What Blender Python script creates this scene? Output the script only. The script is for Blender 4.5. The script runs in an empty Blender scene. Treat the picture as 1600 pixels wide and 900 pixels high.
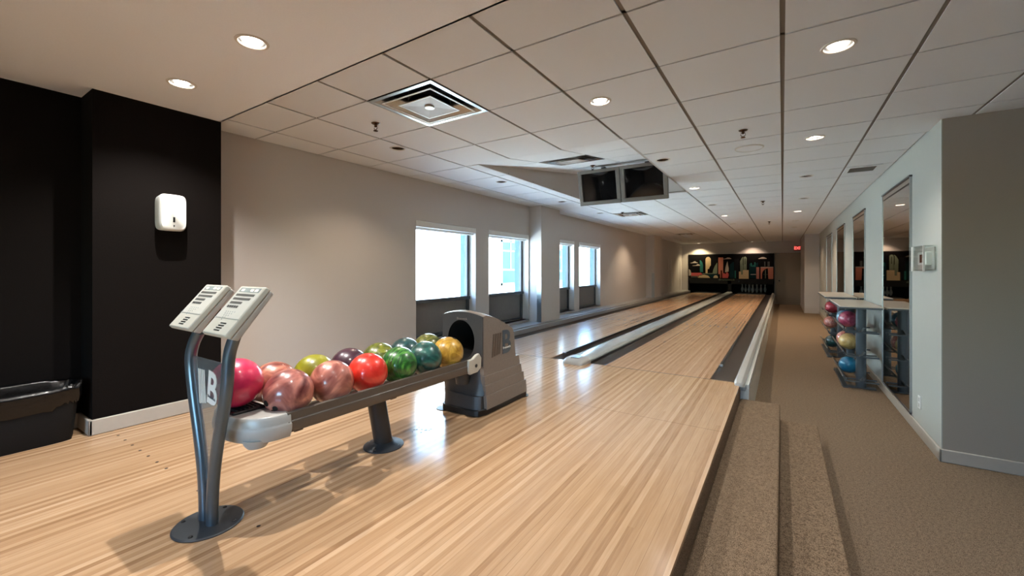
import bpy, bmesh, math, random
from mathutils import Vector, Matrix
random.seed(7)
C = bpy.context.scene.collection
S = bpy.context.scene
PI = math.pi

# ------------------------------------------------------------------ camera
cam = bpy.data.cameras.new('camera'); co = bpy.data.objects.new('camera', cam); C.objects.link(co)
co.location = (0, 0, 1.508); co.rotation_euler = (PI/2, 0, math.radians(33.1))
cam.sensor_width = 36; cam.lens = 648/1600*36; cam.shift_y = -30/1600
cam.clip_start = 0.05; cam.clip_end = 200
S.camera = co
# ------------------------------------------------------------------ exposure
S.view_settings.view_transform = 'Standard'; S.view_settings.look = 'None'
S.view_settings.gamma = 1; S.view_settings.use_curve_mapping = False
S.view_settings.exposure = 0.8
S.cycles.use_denoising = True
S.cycles.max_bounces = 10; S.cycles.diffuse_bounces = 6; S.cycles.transparent_max_bounces = 12
S.cycles.sample_clamp_indirect = 6
# ------------------------------------------------------------------ world and sun
w = bpy.data.worlds.new('world'); S.world = w; w.use_nodes = True
bg = w.node_tree.nodes['Background']
sky = w.node_tree.nodes.new('ShaderNodeTexSky'); sky.sky_type = 'NISHITA'; sky.sun_disc = False
sky.sun_elevation = math.radians(55); sky.sun_rotation = math.radians(100)
w.node_tree.links.new(sky.outputs[0], bg.inputs[0]); bg.inputs[1].default_value = 2.5
SUN = 42.0
sl = bpy.data.lights.new('sun', 'SUN'); sl.energy = SUN; sl.angle = 0.01; sl.color = (1, .95, .88)
so = bpy.data.objects.new('sun', sl); C.objects.link(so)
so.rotation_euler = Vector((-.52, .18, -.83)).to_track_quat('-Z', 'Y').to_euler(); so.location = (6, 0, 9)
# downlight strengths
WARM = (1.0, .80, .60); NEUT = (1.0, .965, .92); FARW = (1.0, .76, .53)
E_FRONT, E_MID, E_FAR = 42, 36, 34

# ------------------------------------------------------------------ materials
def lin(c):
    return tuple(((x/255)/12.92 if x/255 <= .04045 else ((x/255+.055)/1.055)**2.4) for x in c) + (1,)
def newmat(name):
    m = bpy.data.materials.new(name); m.use_nodes = True
    return m, m.node_tree, m.node_tree.nodes['Principled BSDF']
def setp(b, **k):
    for a, v in k.items():
        b.inputs[{'rough': 'Roughness', 'metal': 'Metallic', 'coat': 'Coat Weight', 'coatr': 'Coat Roughness',
                  'spec': 'Specular IOR Level', 'trans': 'Transmission Weight', 'ior': 'IOR', 'base': 'Base Color'}[a]].default_value = v
def node(nt, t, **k):
    n = nt.nodes.new(t)
    for a, v in k.items(): setattr(n, a, v)
    return n
def math_(nt, op, a, b=None):
    n = nt.nodes.new('ShaderNodeMath'); n.operation = op
    for i, x in enumerate((a, b)):
        if x is None: continue
        if isinstance(x, (int, float)): n.inputs[i].default_value = x
        else: nt.links.new(x, n.inputs[i])
    return n.outputs[0]
def plain(name, c, rough=.5, metal=0, noise=.04, scale=30, bump=0, **k):
    """a plain colour, slightly mottled"""
    m, nt, b = newmat(name); setp(b, rough=rough, metal=metal, **k)
    g = node(nt, 'ShaderNodeNewGeometry'); n = node(nt, 'ShaderNodeTexNoise'); n.inputs['Scale'].default_value = scale
    n.inputs['Detail'].default_value = 3
    nt.links.new(g.outputs['Position'], n.inputs['Vector'])
    r = node(nt, 'ShaderNodeValToRGB'); L = lin(c)
    r.color_ramp.elements[0].position = .3; r.color_ramp.elements[1].position = .7
    r.color_ramp.elements[0].color = tuple(x*(1-noise) for x in L[:3])+(1,)
    r.color_ramp.elements[1].color = tuple(min(1, x*(1+noise)) for x in L[:3])+(1,)
    nt.links.new(n.outputs[0], r.inputs[0]); nt.links.new(r.outputs[0], b.inputs['Base Color'])
    if bump:
        bp = node(nt, 'ShaderNodeBump'); bp.inputs['Strength'].default_value = bump; bp.inputs['Distance'].default_value = .003
        nt.links.new(n.outputs[0], bp.inputs['Height']); nt.links.new(bp.outputs[0], b.inputs['Normal'])
    return m
def emit(name, c, s):
    m, nt, b = newmat(name); setp(b, base=lin(c), rough=.4)
    b.inputs['Emission Color'].default_value = lin(c); b.inputs['Emission Strength'].default_value = s
    return m
def wood(name, cols, seam_y=None, rough=.16, spec=.38):
    m, nt, b = newmat(name)
    g = node(nt, 'ShaderNodeNewGeometry'); sp = node(nt, 'ShaderNodeSeparateXYZ'); nt.links.new(g.outputs['Position'], sp.inputs[0])
    PW = .0271
    bx = math_(nt, 'FLOOR', math_(nt, 'DIVIDE', sp.outputs[0], PW))
    wn = node(nt, 'ShaderNodeTexWhiteNoise', noise_dimensions='1D'); nt.links.new(bx, wn.inputs['W'])
    alt = math_(nt, 'ABSOLUTE', math_(nt, 'MODULO', bx, 2))
    by = math_(nt, 'FLOOR', math_(nt, 'DIVIDE', math_(nt, 'ADD', sp.outputs[1], math_(nt, 'MULTIPLY', wn.outputs[0], 5)), 2.6))
    cb = node(nt, 'ShaderNodeCombineXYZ'); nt.links.new(bx, cb.inputs[0]); nt.links.new(by, cb.inputs[1])
    w2 = node(nt, 'ShaderNodeTexWhiteNoise', noise_dimensions='2D'); nt.links.new(cb.outputs[0], w2.inputs['Vector'])
    # grain stretched along the board
    mp = node(nt, 'ShaderNodeMapping'); mp.inputs['Scale'].default_value = (110, 5, 1)
    nt.links.new(g.outputs['Position'], mp.inputs['Vector'])
    gn = node(nt, 'ShaderNodeTexNoise'); gn.inputs['Scale'].default_value = 1; gn.inputs['Detail'].default_value = 5
    nt.links.new(mp.outputs[0], gn.inputs['Vector'])
    fac = math_(nt, 'ADD', math_(nt, 'ADD', math_(nt, 'MULTIPLY', alt, .17), math_(nt, 'MULTIPLY', wn.outputs[0], .27)),
                math_(nt, 'ADD', math_(nt, 'MULTIPLY', w2.outputs[0], .16), math_(nt, 'MULTIPLY', gn.outputs[0], .46)))
    r = node(nt, 'ShaderNodeValToRGB'); e = r.color_ramp.elements
    e[0].position = .14; e[0].color = lin(cols[0]); e[1].position = .92; e[1].color = lin(cols[3])
    x = e.new(.4); x.color = lin(cols[1]); x = e.new(.68); x.color = lin(cols[2])
    nt.links.new(fac, r.inputs[0])
    # board joints
    fx = math_(nt, 'FRACT', math_(nt, 'DIVIDE', sp.outputs[0], PW))
    j = math_(nt, 'MULTIPLY', math_(nt, 'LESS_THAN', fx, .06), math_(nt, 'GREATER_THAN', wn.outputs[0], .72))
    mx = node(nt, 'ShaderNodeMix', data_type='RGBA'); nt.links.new(math_(nt, 'MULTIPLY', j, .45), mx.inputs['Factor'])
    nt.links.new(r.outputs[0], mx.inputs['A']); mx.inputs['B'].default_value = lin((96, 66, 40))
    last = mx.outputs['Result']
    for sy in (seam_y or []):
        d = math_(nt, 'LESS_THAN', math_(nt, 'ABSOLUTE', math_(nt, 'SUBTRACT', sp.outputs[1], sy)), (.006 if sy > 4 else .0018))
        m2 = node(nt, 'ShaderNodeMix', data_type='RGBA'); nt.links.new(math_(nt, 'MULTIPLY', d, .75), m2.inputs['Factor'])
        nt.links.new(last, m2.inputs['A']); m2.inputs['B'].default_value = lin((70, 50, 36)); last = m2.outputs['Result']
    nt.links.new(last, b.inputs['Base Color'])
    setp(b, rough=rough, spec=spec)
    # gentle unevenness spreads the reflections
    n2 = node(nt, 'ShaderNodeTexNoise'); n2.inputs['Scale'].default_value = 5
    nt.links.new(g.outputs['Position'], n2.inputs['Vector'])
    rr = node(nt, 'ShaderNodeMapRange'); rr.inputs['To Min'].default_value = rough*.75; rr.inputs['To Max'].default_value = rough*1.35
    nt.links.new(n2.outputs[0], rr.inputs['Value']); nt.links.new(rr.outputs[0], b.inputs['Roughness'])
    return m
def carpet(name, a, c_, scale=260):
    m, nt, b = newmat(name)
    g = node(nt, 'ShaderNodeNewGeometry'); n = node(nt, 'ShaderNodeTexNoise'); n.inputs['Scale'].default_value = scale
    n.inputs['Detail'].default_value = 2; nt.links.new(g.outputs['Position'], n.inputs['Vector'])
    n3 = node(nt, 'ShaderNodeTexNoise'); n3.inputs['Scale'].default_value = 60; nt.links.new(g.outputs['Position'], n3.inputs['Vector'])
    f = math_(nt, 'ADD', math_(nt, 'MULTIPLY', n.outputs[0], .75), math_(nt, 'MULTIPLY', n3.outputs[0], .25))
    r = node(nt, 'ShaderNodeValToRGB'); e = r.color_ramp.elements
    e[0].position = .38; e[0].color = lin(a); e[1].position = .62; e[1].color = lin(c_)
    nt.links.new(f, r.inputs[0]); nt.links.new(r.outputs[0], b.inputs['Base Color'])
    bp = node(nt, 'ShaderNodeBump'); bp.inputs['Strength'].default_value = .6; bp.inputs['Distance'].default_value = .004
    nt.links.new(n.outputs[0], bp.inputs['Height']); nt.links.new(bp.outputs[0], b.inputs['Normal'])
    setp(b, rough=.95, spec=.1)
    return m
def marble(name, c1, c2, c3=None, scale=9, dist=2.5, detail=4, streak=False):
    m, nt, b = newmat(name)
    tc = node(nt, 'ShaderNodeTexCoord'); n = node(nt, 'ShaderNodeTexNoise')
    mp = node(nt, 'ShaderNodeMapping'); mp.inputs['Rotation'].default_value = (random.random()*3, random.random()*3, 0)
    if streak: mp.inputs['Scale'].default_value = (4, 1, 1)
    nt.links.new(tc.outputs['Object'], mp.inputs['Vector']); nt.links.new(mp.outputs[0], n.inputs['Vector'])
    n.inputs['Scale'].default_value = scale; n.inputs['Distortion'].default_value = dist; n.inputs['Detail'].default_value = detail
    r = node(nt, 'ShaderNodeValToRGB'); e = r.color_ramp.elements
    e[0].position = .33; e[0].color = lin(c1); e[1].position = .68; e[1].color = lin(c2)
    if c3: x = e.new(.52); x.color = lin(c3)
    nt.links.new(n.outputs[0], r.inputs[0]); nt.links.new(r.outputs[0], b.inputs['Base Color'])
    setp(b, rough=.32, coat=.8, coatr=.07)
    return m
def glass(name, tint, gl=.08, haze=0):
    m, nt, b = newmat(name); nt.nodes.remove(b)
    o = nt.nodes['Material Output']; t = node(nt, 'ShaderNodeBsdfTransparent'); t.inputs[0].default_value = lin(tint)
    g = node(nt, 'ShaderNodeBsdfGlossy'); g.inputs['Roughness'].default_value = .02
    fr = node(nt, 'ShaderNodeLayerWeight'); fr.inputs[0].default_value = .5
    fc = math_(nt, 'ADD', math_(nt, 'MULTIPLY', math_(nt, 'POWER', fr.outputs['Facing'], 5), .8), gl/2)
    mx = node(nt, 'ShaderNodeMixShader'); nt.links.new(fc, mx.inputs[0])
    nt.links.new(t.outputs[0], mx.inputs[1]); nt.links.new(g.outputs[0], mx.inputs[2]); last = mx.outputs[0]
    if haze:
        d = node(nt, 'ShaderNodeBsdfDiffuse'); d.inputs[0].default_value = (.8, .82, .83, 1); m2 = node(nt, 'ShaderNodeMixShader'); m2.inputs[0].default_value = haze
        nt.links.new(last, m2.inputs[1]); nt.links.new(d.outputs[0], m2.inputs[2]); last = m2.outputs[0]
    nt.links.new(last, o.inputs[0])
    return m
M = dict(
    approach=wood('approach_wood', [(142, 108, 78), (170, 136, 102), (188, 155, 121), (202, 172, 140)], [3.05, 4.438], .17),
    lane=wood('lane_wood', [(140, 104, 74), (170, 134, 102), (188, 152, 120), (202, 170, 140)], [], .22, .6),
    carpet=carpet('brown_carpet', (86, 72, 58), (154, 134, 112), 240),
    step=carpet('step_carpet', (88, 72, 56), (154, 132, 108), 240),
    wall=plain('warm_grey_paint', (192, 185, 179), .7, noise=.02, scale=180, bump=.15),
    wallr=plain('pale_grey_paint', (172, 173, 165), .6, noise=.02, scale=180, bump=.15),
    wallret=plain('taupe_wall', (160, 150, 138), .7, noise=.02, scale=180, bump=.2),  # darker, browner tone than the mirror wall
    black=plain('dark_brown_paint', (14, 9, 7), .85, noise=.08, scale=160, bump=.2, spec=.12),
    base=plain('pale_baseboard', (176, 168, 156), .5, noise=.02),
    dry=plain('smooth_ceiling_paint', (240, 243, 247), .75, noise=.015, scale=120),
    tile=plain('mineral_fibre_tile', (222, 224, 226), .9, noise=.05, scale=420, bump=.25),
    tbar=plain('ceiling_grid_metal', (120, 112, 102), .5, noise=.02),
    chrome=plain('polished_chrome', (178, 180, 182), .2, 1, noise=.02),
    plate2=plain('satin_diffuser_plate', (150, 134, 124), .5, .1, noise=.05),
    steel=plain('brushed_steel', (170, 172, 172), .32, 1, noise=.04, scale=80),
    darkmetal=plain('dark_grey_metal', (66, 66, 66), .38, .5, noise=.05),
    stem=plain('blue_grey_tube_paint', (92, 104, 112), .28, .6, noise=.04),
    plate=plain('charcoal_plate_paint', (64, 68, 72), .42, .3, noise=.06),
    rail=plain('taupe_rail_metal', (98, 90, 82), .35, .3, noise=.03),
    hoodf=plain('charcoal_hood_plastic', (62, 62, 63), .38, noise=.06, scale=60),
    hoods=plain('taupe_hood_plastic', (124, 114, 106), .42, noise=.05, scale=60),
    blackp=plain('black_plastic', (16, 16, 17), .4, noise=.1),
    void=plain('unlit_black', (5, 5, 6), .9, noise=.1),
    white=plain('white_plastic', (226, 226, 222), .35, noise=.01),
    ivory=plain('warm_white_plastic', (184, 180, 168), .4, noise=.02),
    greyp=plain('light_grey_plastic', (176, 174, 168), .3, noise=.02),
    greyp2=plain('keypad_overlay', (190, 187, 178), .35, noise=.01),
    cap=plain('pale_grey_capping', (172, 178, 176), .18, noise=.04, scale=12),
    gutter=plain('dark_gutter_plastic', (50, 44, 40), .3, noise=.05),
    panel=plain('glossy_white_panel', (224, 228, 224), .12, noise=.02),
    frame=plain('grey_window_frame', (74, 78, 82), .4, .3, noise=.03),
    infill=plain('grey_infill_panel', (112, 108, 104), .55, noise=.04),
    sill=plain('grey_ledge_paint', (150, 148, 146), .35, noise=.03),
    mirror=plain('mirror_glass', (182, 176, 166), .015, 1, noise=0),
    rackm=plain('slate_rack_paint', (74, 82, 88), .4, .3, noise=.04),
    racktop=plain('pale_worktop', (196, 188, 176), .3, noise=.03),
    tvcase=plain('grey_monitor_case', (112, 108, 102), .45, noise=.03),
    screen=plain('dark_screen_glass', (16, 16, 17), .06, noise=.1),
    bag=plain('black_bin_bag', (7, 7, 8), .25, noise=.2, scale=20, bump=.8),
    bin=plain('black_bin_plastic', (13, 13, 14), .6, noise=.1, scale=100, bump=.2, spec=.25),
    trim=plain('white_light_trim', (215, 210, 202), .4, noise=.01),
    bronze=plain('bronze_reflector', (84, 62, 48), .25, .9, noise=.05),
    lamp=emit('lit_lamp', (255, 240, 222), 16), lampd=emit('dim_lamp', (255, 226, 190), 1.2),
    off=plain('dark_lamp', (50, 42, 36), .4, noise=.1),
    exitred=emit('exit_letters', (236, 92, 84), 1.3), exitbox=plain('exit_box', (150, 60, 56), .5, noise=.03),
    logo_d=plain('logo_slate', (70, 82, 92), .35, noise=.05), logo_s=plain('logo_bronze', (92, 80, 70), .35, noise=.05),
    logo_w=plain('logo_white', (226, 226, 222), .4, noise=.02),
    acry=glass('clear_acrylic', (214, 220, 222), .14, .07), glass=glass('tinted_window_glass', (204, 229, 240)), clear=glass('clear_cover', (236, 242, 240), .06),
    lcd=plain('key_display', (150, 158, 156), .2, noise=.1), key=plain('dark_keys', (96, 94, 90), .5, noise=.1),
    key2=plain('darker_keys', (58, 56, 54), .5, noise=.1), amber=emit('display_glow', (255, 232, 206), 1.0),
    rend=plain('white_render_wall', (232, 230, 224), .85, noise=.03, scale=2),
    tealglass=plain('teal_facade_glass', (8, 58, 70), .3, noise=.1, scale=4), palef=plain('pale_facade_frame', (92, 124, 132), .5), reveal=plain('outer_reveal_cyan', (30, 74, 88), .5),
    ground=plain('outside_paving', (232, 230, 226), .9, noise=.1, scale=2),
    leaf=plain('tree_leaves', (26, 66, 52), .7, noise=.4, scale=6), bark=plain('tree_bark', (84, 70, 58), .9, noise=.2),
    pin=plain('white_pin_coating', (214, 212, 206), .3), red=plain('red_stripe', (170, 30, 30), .4),
    hole=plain('finger_hole_black', (10, 7, 7), .8), speck=plain('floor_marks', (48, 30, 24), .6),
    door=plain('taupe_door', (150, 132, 112), .5, noise=.02), knob=plain('dark_knob', (50, 44, 38), .3, .8),
)
MUR = dict(k=(12, 10, 11), teal=(46, 112, 104), dteal=(16, 48, 54), cream=(222, 194, 150), pink=(206, 130, 108), coral=(204, 94, 92),
           sage=(128, 140, 118), grey=(84, 86, 84), pale=(196, 182, 168), rose=(200, 134, 122), dk=(26, 26, 30), maroon=(82, 32, 26))
MM = {k: plain('mural_'+n, tuple(int(c*.86) for c in v), .8, noise=.04, spec=.08) for (k, v), n in zip(MUR.items(), ['black', 'teal', 'deep_teal', 'cream', 'peach', 'coral', 'sage', 'grey', 'pale', 'rose', 'charcoal', 'maroon'])}

# ------------------------------------------------------------------ mesh builder
class MB:
    def __init__(s): s.bm = bmesh.new(); s.mi = 0
    def _f(s, faces):
        for f in faces: f.material_index = s.mi
    def box(s, x0, x1, y0, y1, z0, z1):
        v = [s.bm.verts.new((x, y, z)) for x in (x0, x1) for y in (y0, y1) for z in (z0, z1)]
        s._f([s.bm.faces.new([v[i] for i in q]) for q in ((0, 1, 3, 2), (4, 6, 7, 5), (0, 4, 5, 1), (2, 3, 7, 6), (0, 2, 6, 4), (1, 5, 7, 3))])
        return s
    def hexa(s, P):   # 8 points: bottom 4 ccw, top 4 ccw
        v = [s.bm.verts.new(p) for p in P]
        s._f([s.bm.faces.new([v[i] for i in q]) for q in ((3, 2, 1, 0), (4, 5, 6, 7), (0, 1, 5, 4), (1, 2, 6, 5), (2, 3, 7, 6), (3, 0, 4, 7))])
        return s
    def quad(s, *P):
        s._f([s.bm.faces.new([s.bm.verts.new(p) for p in P])]); return s
    def prism(s, pts, d):   # pts 3-D polygon, extruded by vector d
        d = Vector(d); a = [s.bm.verts.new(p) for p in pts]; b = [s.bm.verts.new(Vector(p)+d) for p in pts]; n = len(a)
        s._f([s.bm.faces.new(a[::-1]), s.bm.faces.new(b)] + [s.bm.faces.new((a[i], a[(i+1) % n], b[(i+1) % n], b[i])) for i in range(n)])
        return s
    def ring(s, c, u, v, ru, rv, n, sq=2.0):
        out = []
        for k in range(n):
            t = 2*PI*k/n; ct, st = math.cos(t), math.sin(t)
            x = math.copysign(abs(ct)**(2/sq), ct); y = math.copysign(abs(st)**(2/sq), st)
            out.append(s.bm.verts.new(c+u*(ru*x)+v*(rv*y)))
        return out
    def loft(s, rings, cap=True):
        for a, b in zip(rings, rings[1:]):
            n = len(a); s._f([s.bm.faces.new((a[i], a[(i+1) % n], b[(i+1) % n], b[i])) for i in range(n)])
        if cap: s._f([s.bm.faces.new(rings[0][::-1]), s.bm.faces.new(rings[-1])])
        return s
    def tube(s, pts, r, n=12, up=(0, 0, 1), cap=True, r2=None):
        pts = [Vector(p) for p in pts]; R = []
        for i, p in enumerate(pts):
            t = (pts[min(i+1, len(pts)-1)]-pts[max(i-1, 0)]).normalized()
            u = Vector(up).cross(t)
            if u.length < 1e-3: u = Vector((1, 0, 0)).cross(t)
            u.normalize(); v = t.cross(u); rr = r[i] if isinstance(r, (list, tuple)) else r
            R.append(s.ring(p, u, v, rr, (r2 if r2 else rr), n))
        return s.loft(R, cap)
    def lathe(s, prof, c=(0, 0, 0), n=32, cap=True):   # prof: (radius, z)
        c = Vector(c)
        R = [s.ring(c+Vector((0, 0, z)), Vector((1, 0, 0)), Vector((0, 1, 0)), max(r, 1e-4), max(r, 1e-4), n) for r, z in prof]
        return s.loft(R, cap)
    def sphere(s, c, r, seg=40, rings=24):
        bmesh.ops.create_uvsphere(s.bm, u_segments=seg, v_segments=rings, radius=r, matrix=Matrix.Translation(Vector(c)))
        return s
    def holed(s, x0, x1, y0, y1, z, circ, up=False, seg=28):   # flat rect with circular holes, at height z
        v = [s.bm.verts.new(p) for p in ((x0, y0, z), (x1, y0, z), (x1, y1, z), (x0, y1, z))]
        E = [s.bm.edges.new((v[i], v[(i+1) % 4])) for i in range(4)]
        for cx, cy, r in circ:
            c = [s.bm.verts.new((cx+r*math.cos(2*PI*k/seg), cy+r*math.sin(2*PI*k/seg), z)) for k in range(seg)]
            E += [s.bm.edges.new((c[i], c[(i+1) % seg])) for i in range(seg)]
        g = bmesh.ops.triangle_fill(s.bm, use_beauty=True, use_dissolve=False, edges=E)
        s._f([f for f in g['geom'] if isinstance(f, bmesh.types.BMFace)])
        return s
    def rot(s, m, origin=(0, 0, 0)):
        o = Vector(origin); bmesh.ops.rotate(s.bm, cent=o, matrix=m, verts=s.bm.verts); return s
    def build(s, name, mat, parent=None, bevel=0, seg=2, smooth=True, local=False, angle=35, sub=0):
        bm = s.bm; bmesh.ops.recalc_face_normals(bm, faces=bm.faces)
        off = Vector((0, 0, 0))
        if not local:
            if parent: off = wloc(parent)
            else:
                xs = [v.co for v in bm.verts]
                off = Vector(((min(v.x for v in xs)+max(v.x for v in xs))/2, (min(v.y for v in xs)+max(v.y for v in xs))/2, min(v.z for v in xs)))
            bmesh.ops.translate(bm, vec=-off, verts=bm.verts)
        me = bpy.data.meshes.new(name); bm.to_mesh(me); bm.free()
        for m in (mat if isinstance(mat, (list, tuple)) else [mat]): me.materials.append(m)
        if smooth: me.shade_smooth(); me.set_sharp_from_angle(angle=math.radians(angle))
        o = bpy.data.objects.new(name, me); C.objects.link(o)
        if parent: o.parent = parent
        elif not local: o.location = off
        if bevel:
            b = o.modifiers.new('bevel', 'BEVEL'); b.width = bevel; b.segments = seg; b.limit_method = 'ANGLE'; b.angle_limit = math.radians(40)
        if sub:
            b = o.modifiers.new('sub', 'SUBSURF'); b.levels = sub; b.render_levels = sub
        return o
def wloc(o):
    p = Vector((0, 0, 0))
    while o: p += o.location; o = o.parent
    return p
def tag(o, label, cat, group=None):
    o['label'] = label; o['category'] = cat
    if group: o['group'] = group
    return o
def thing(name, label, cat, loc=(0, 0, 0), group=None):
    o = bpy.data.objects.new(name, None); o.empty_display_size = .1; C.objects.link(o); o.location = loc
    return tag(o, label, cat, group)
def struct(o, label=None):
    o['kind'] = 'structure'
    if label: o['label'] = label
    return o
def text(name, s, size, mat, parent, loc, rot, ext=.001, align='CENTER', offset=0, sx=1, shear=0):
    c = bpy.data.curves.new(name, 'FONT'); c.body = s; c.size = size; c.extrude = ext; c.align_x = align; c.align_y = 'CENTER'
    c.offset = offset; c.shear = shear; c.resolution_u = 3
    c.materials.append(mat); o = bpy.data.objects.new(name, c); C.objects.link(o)
    bpy.context.view_layer.update()
    me = bpy.data.meshes.new_from_object(o); bpy.data.objects.remove(o); o = bpy.data.objects.new(name, me); C.objects.link(o)
    if not me.materials: me.materials.append(mat)
    o.parent = parent; o.location = Vector(loc)-(wloc(parent) if parent else Vector()); o.rotation_euler = rot; o.scale = (sx, 1, 1)
    return o
def dup(root, loc, label=None, group=None):
    r = root.copy(); C.objects.link(r); r.location = loc
    if label: r['label'] = label
    if group: r['group'] = group
    for ch in list(root.children):
        c = ch.copy(); C.objects.link(c); c.parent = r
        for g in ch.children:
            d = g.copy(); C.objects.link(d); d.parent = c
    return r

# ------------------------------------------------------------------ measures
H = 2.681; PZ = .432; XE = -.333; FY = 4.45; LY = 20.0
XW = -4.0; XR = 1.045; FAR = 21.0; YB = -3.6; XRR = 4.2; YR = 4.56

# ================================================================== SETTING
struct(MB().box(XW-.34, XRR+.1, YB-.1, FAR+2.3, -.15, 0).build('floor', M['carpet'], smooth=False), 'brown speckled carpet of the lower walkway')
struct(MB().box(XW-.3, XE, YB-.1, FY, 0, PZ-.02).build('floor.001', M['step'], smooth=False), 'carpeted side of the raised deck')
struct(MB().box(XW-.3, XE+.002, YB-.1, FY, PZ-.02, PZ).build('floor.002', M['approach'], smooth=False), 'striped maple boards of the raised bowling approach')
struct(MB().box(XE, -.016, YB-.1, FY, 0, .288).build('trim_1', M['step'], bevel=.012, seg=3), 'upper carpeted step beside the wooden deck')
struct(MB().box(-.016, .258, YB-.1, FY+.02, 0, .144).build('trim_2', M['step'], bevel=.012, seg=3), 'lower carpeted step beside the walkway')
# walls
def wall_x(name, x0, x1, y0, y1, z0, z1, ops, mat, label):
    m = MB(); y = y0
    for a, b, c, d in sorted(ops):
        m.box(x0, x1, y, a, z0, z1)
        if c > z0: m.box(x0, x1, a, b, z0, c)
        if d < z1: m.box(x0, x1, a, b, d, z1)
        y = b
    m.box(x0, x1, y, y1, z0, z1)
    return struct(m.build(name, mat, smooth=False), label)
WIN = [(3.845, 5.10), (5.449, 6.70), (7.52, 8.74), (9.03, 10.37)]
SZ, WT = .56, 2.135
wall_x('wall_left', XW-.28, XW, 1.49, FAR+2.3, 0, 3.5, [(a, b, SZ, WT) for a, b in WIN], M['wall'], 'long pale grey wall with four windows')
struct(MB().box(XW-.35, XW, YB-.1, 1.49, 0, 3.5).build('wall_left.001', M['black'], smooth=False), 'recessed dark brown wall behind the bin')
struct(MB().box(XW-.01, -3.74, .765, 1.50, PZ, 3.3).build('wall_left.002', M['black'], smooth=False), 'projecting dark brown wall pier')
struct(MB().box(XW-.01, -3.74, 6.73, 7.49, PZ-.05, 3.0).build('wall_left.003', M['wall'], smooth=False), 'grey wall pier between the second and third windows')
struct(MB().box(XW-.01, -3.71, 14.72, 15.70, PZ-.05, 3.0).build('wall_left.004', M['wall'], smooth=False), 'far grey wall pier near the masking')
wall_back_op = [(-1.6, .6)]
mb = MB(); mb.box(XW-.35, -1.9, YB-.2, YB, 0, 3.5).box(.6, XRR+.2, YB-.2, YB, 0, 3.5).box(-1.9, .6, YB-.2, YB, 0, 1.1).box(-1.9, .6, YB-.2, YB, 2.35, 3.5)
struct(mb.build('wall_back', M['wall'], smooth=False), 'wall behind the viewer with a window')
struct(MB().box(XRR, XRR+.2, YB-.2, YR+.1, 0, 3.5).build('wall_right.001', M['wallret'], smooth=False), 'side wall outside the picture')
struct(MB().box(XR+.006, XRR+.2, YR, YR+.12, 0, 3.0).build('wall_right.002', M['wallret'], smooth=False), 'short taupe wall turning off at the right')
struct(MB().box(XR, XR+.2, YR+.001, FAR+.2, 0, 3.5).build('wall_right', M['wallr'], smooth=False), 'pale wall with tall mirrors')
struct(MB().box(.635, XR+.1, 17.3, FAR, 0, H+.2).build('wall_right.003', M['wall'], smooth=False), 'wall pier near the exit sign')
mb = MB(); mb.box(XW-.3, XR+.2, FAR, FAR+.12, 2.0, 3.5).box(-.285, XR+.2, FAR, FAR+.12, 0, 2.0).box(XW-.3, -3.70, FAR-.14, FAR+.12, .3, 2.2)
struct(mb.build('wall_far', M['wall'], smooth=False), 'brownish end wall above the masking')
struct(MB().box(XW-.3, -.2, FAR+2.2, FAR+2.3, 0, 3.5).box(-.285, -.20, FAR+.12, FAR+2.3, 0, 3.5).box(XW, XW+.02, FAR+.12, FAR+2.3, 0, 3.5).box(XW, -.2, FAR+.1, FAR+2.3, 2.0, 2.05).build('wall_pit', M['void'], smooth=False), 'black inside of the pin pit')
# baseboards
def bb(name, x0, x1, y0, y1, z, h, label):
    return struct(MB().box(x0, x1, y0, y1, z, z+h).build(name, M['base'], bevel=.006), label)
bb('baseboard_left', -3.74, -3.722, .745, 1.518, PZ, .10, 'pale baseboard along the dark pier')
bb('baseboard_left.001', XW, -3.722, .745, .765, PZ, .10, 'pale baseboard on the side of the dark pier')
bb('baseboard_left.002', XW, XW+.018, YB, .765, PZ, .10, 'pale baseboard behind the bin')
bb('baseboard_left.003', XW, XW+.016, 1.50, 3.845, PZ, .10, 'pale baseboard under the grey wall')
bb('baseboard_right', XR-.016, XR, YR-.016, 17.3, 0, .10, 'white baseboard under the mirrors')
bb('baseboard_right.001', XR-.016, XRR, YR-.016, YR, 0, .10, 'taupe baseboard along the short wall')
bb('baseboard_far', .62, .635, 17.3, FAR, 0, .10, 'baseboard along the far pier')
# left ledge above the gutter
struct(MB().box(XW-.005, -3.64, 5.1, FAR, .36, .495).build('trim_3', M['sill'], bevel=.008), 'low grey ledge along the left lane')
struct(MB().box(XW-.005, -3.70, 5.1, FAR, .495, .515).build('trim_4', M['sill'], bevel=.005), 'upper lip of the low ledge')
for i, (y, x) in enumerate(((6.73, -3.74), (14.72, -3.71))):
    struct(MB().box(x-.09, x+.004, y-.006, y+.004, .5, 1.36).build('trim_%d' % (5+i), M['steel'], smooth=False), ('metal corner guard on the nearer grey pier', 'metal corner guard on the farther grey pier')[i])

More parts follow.
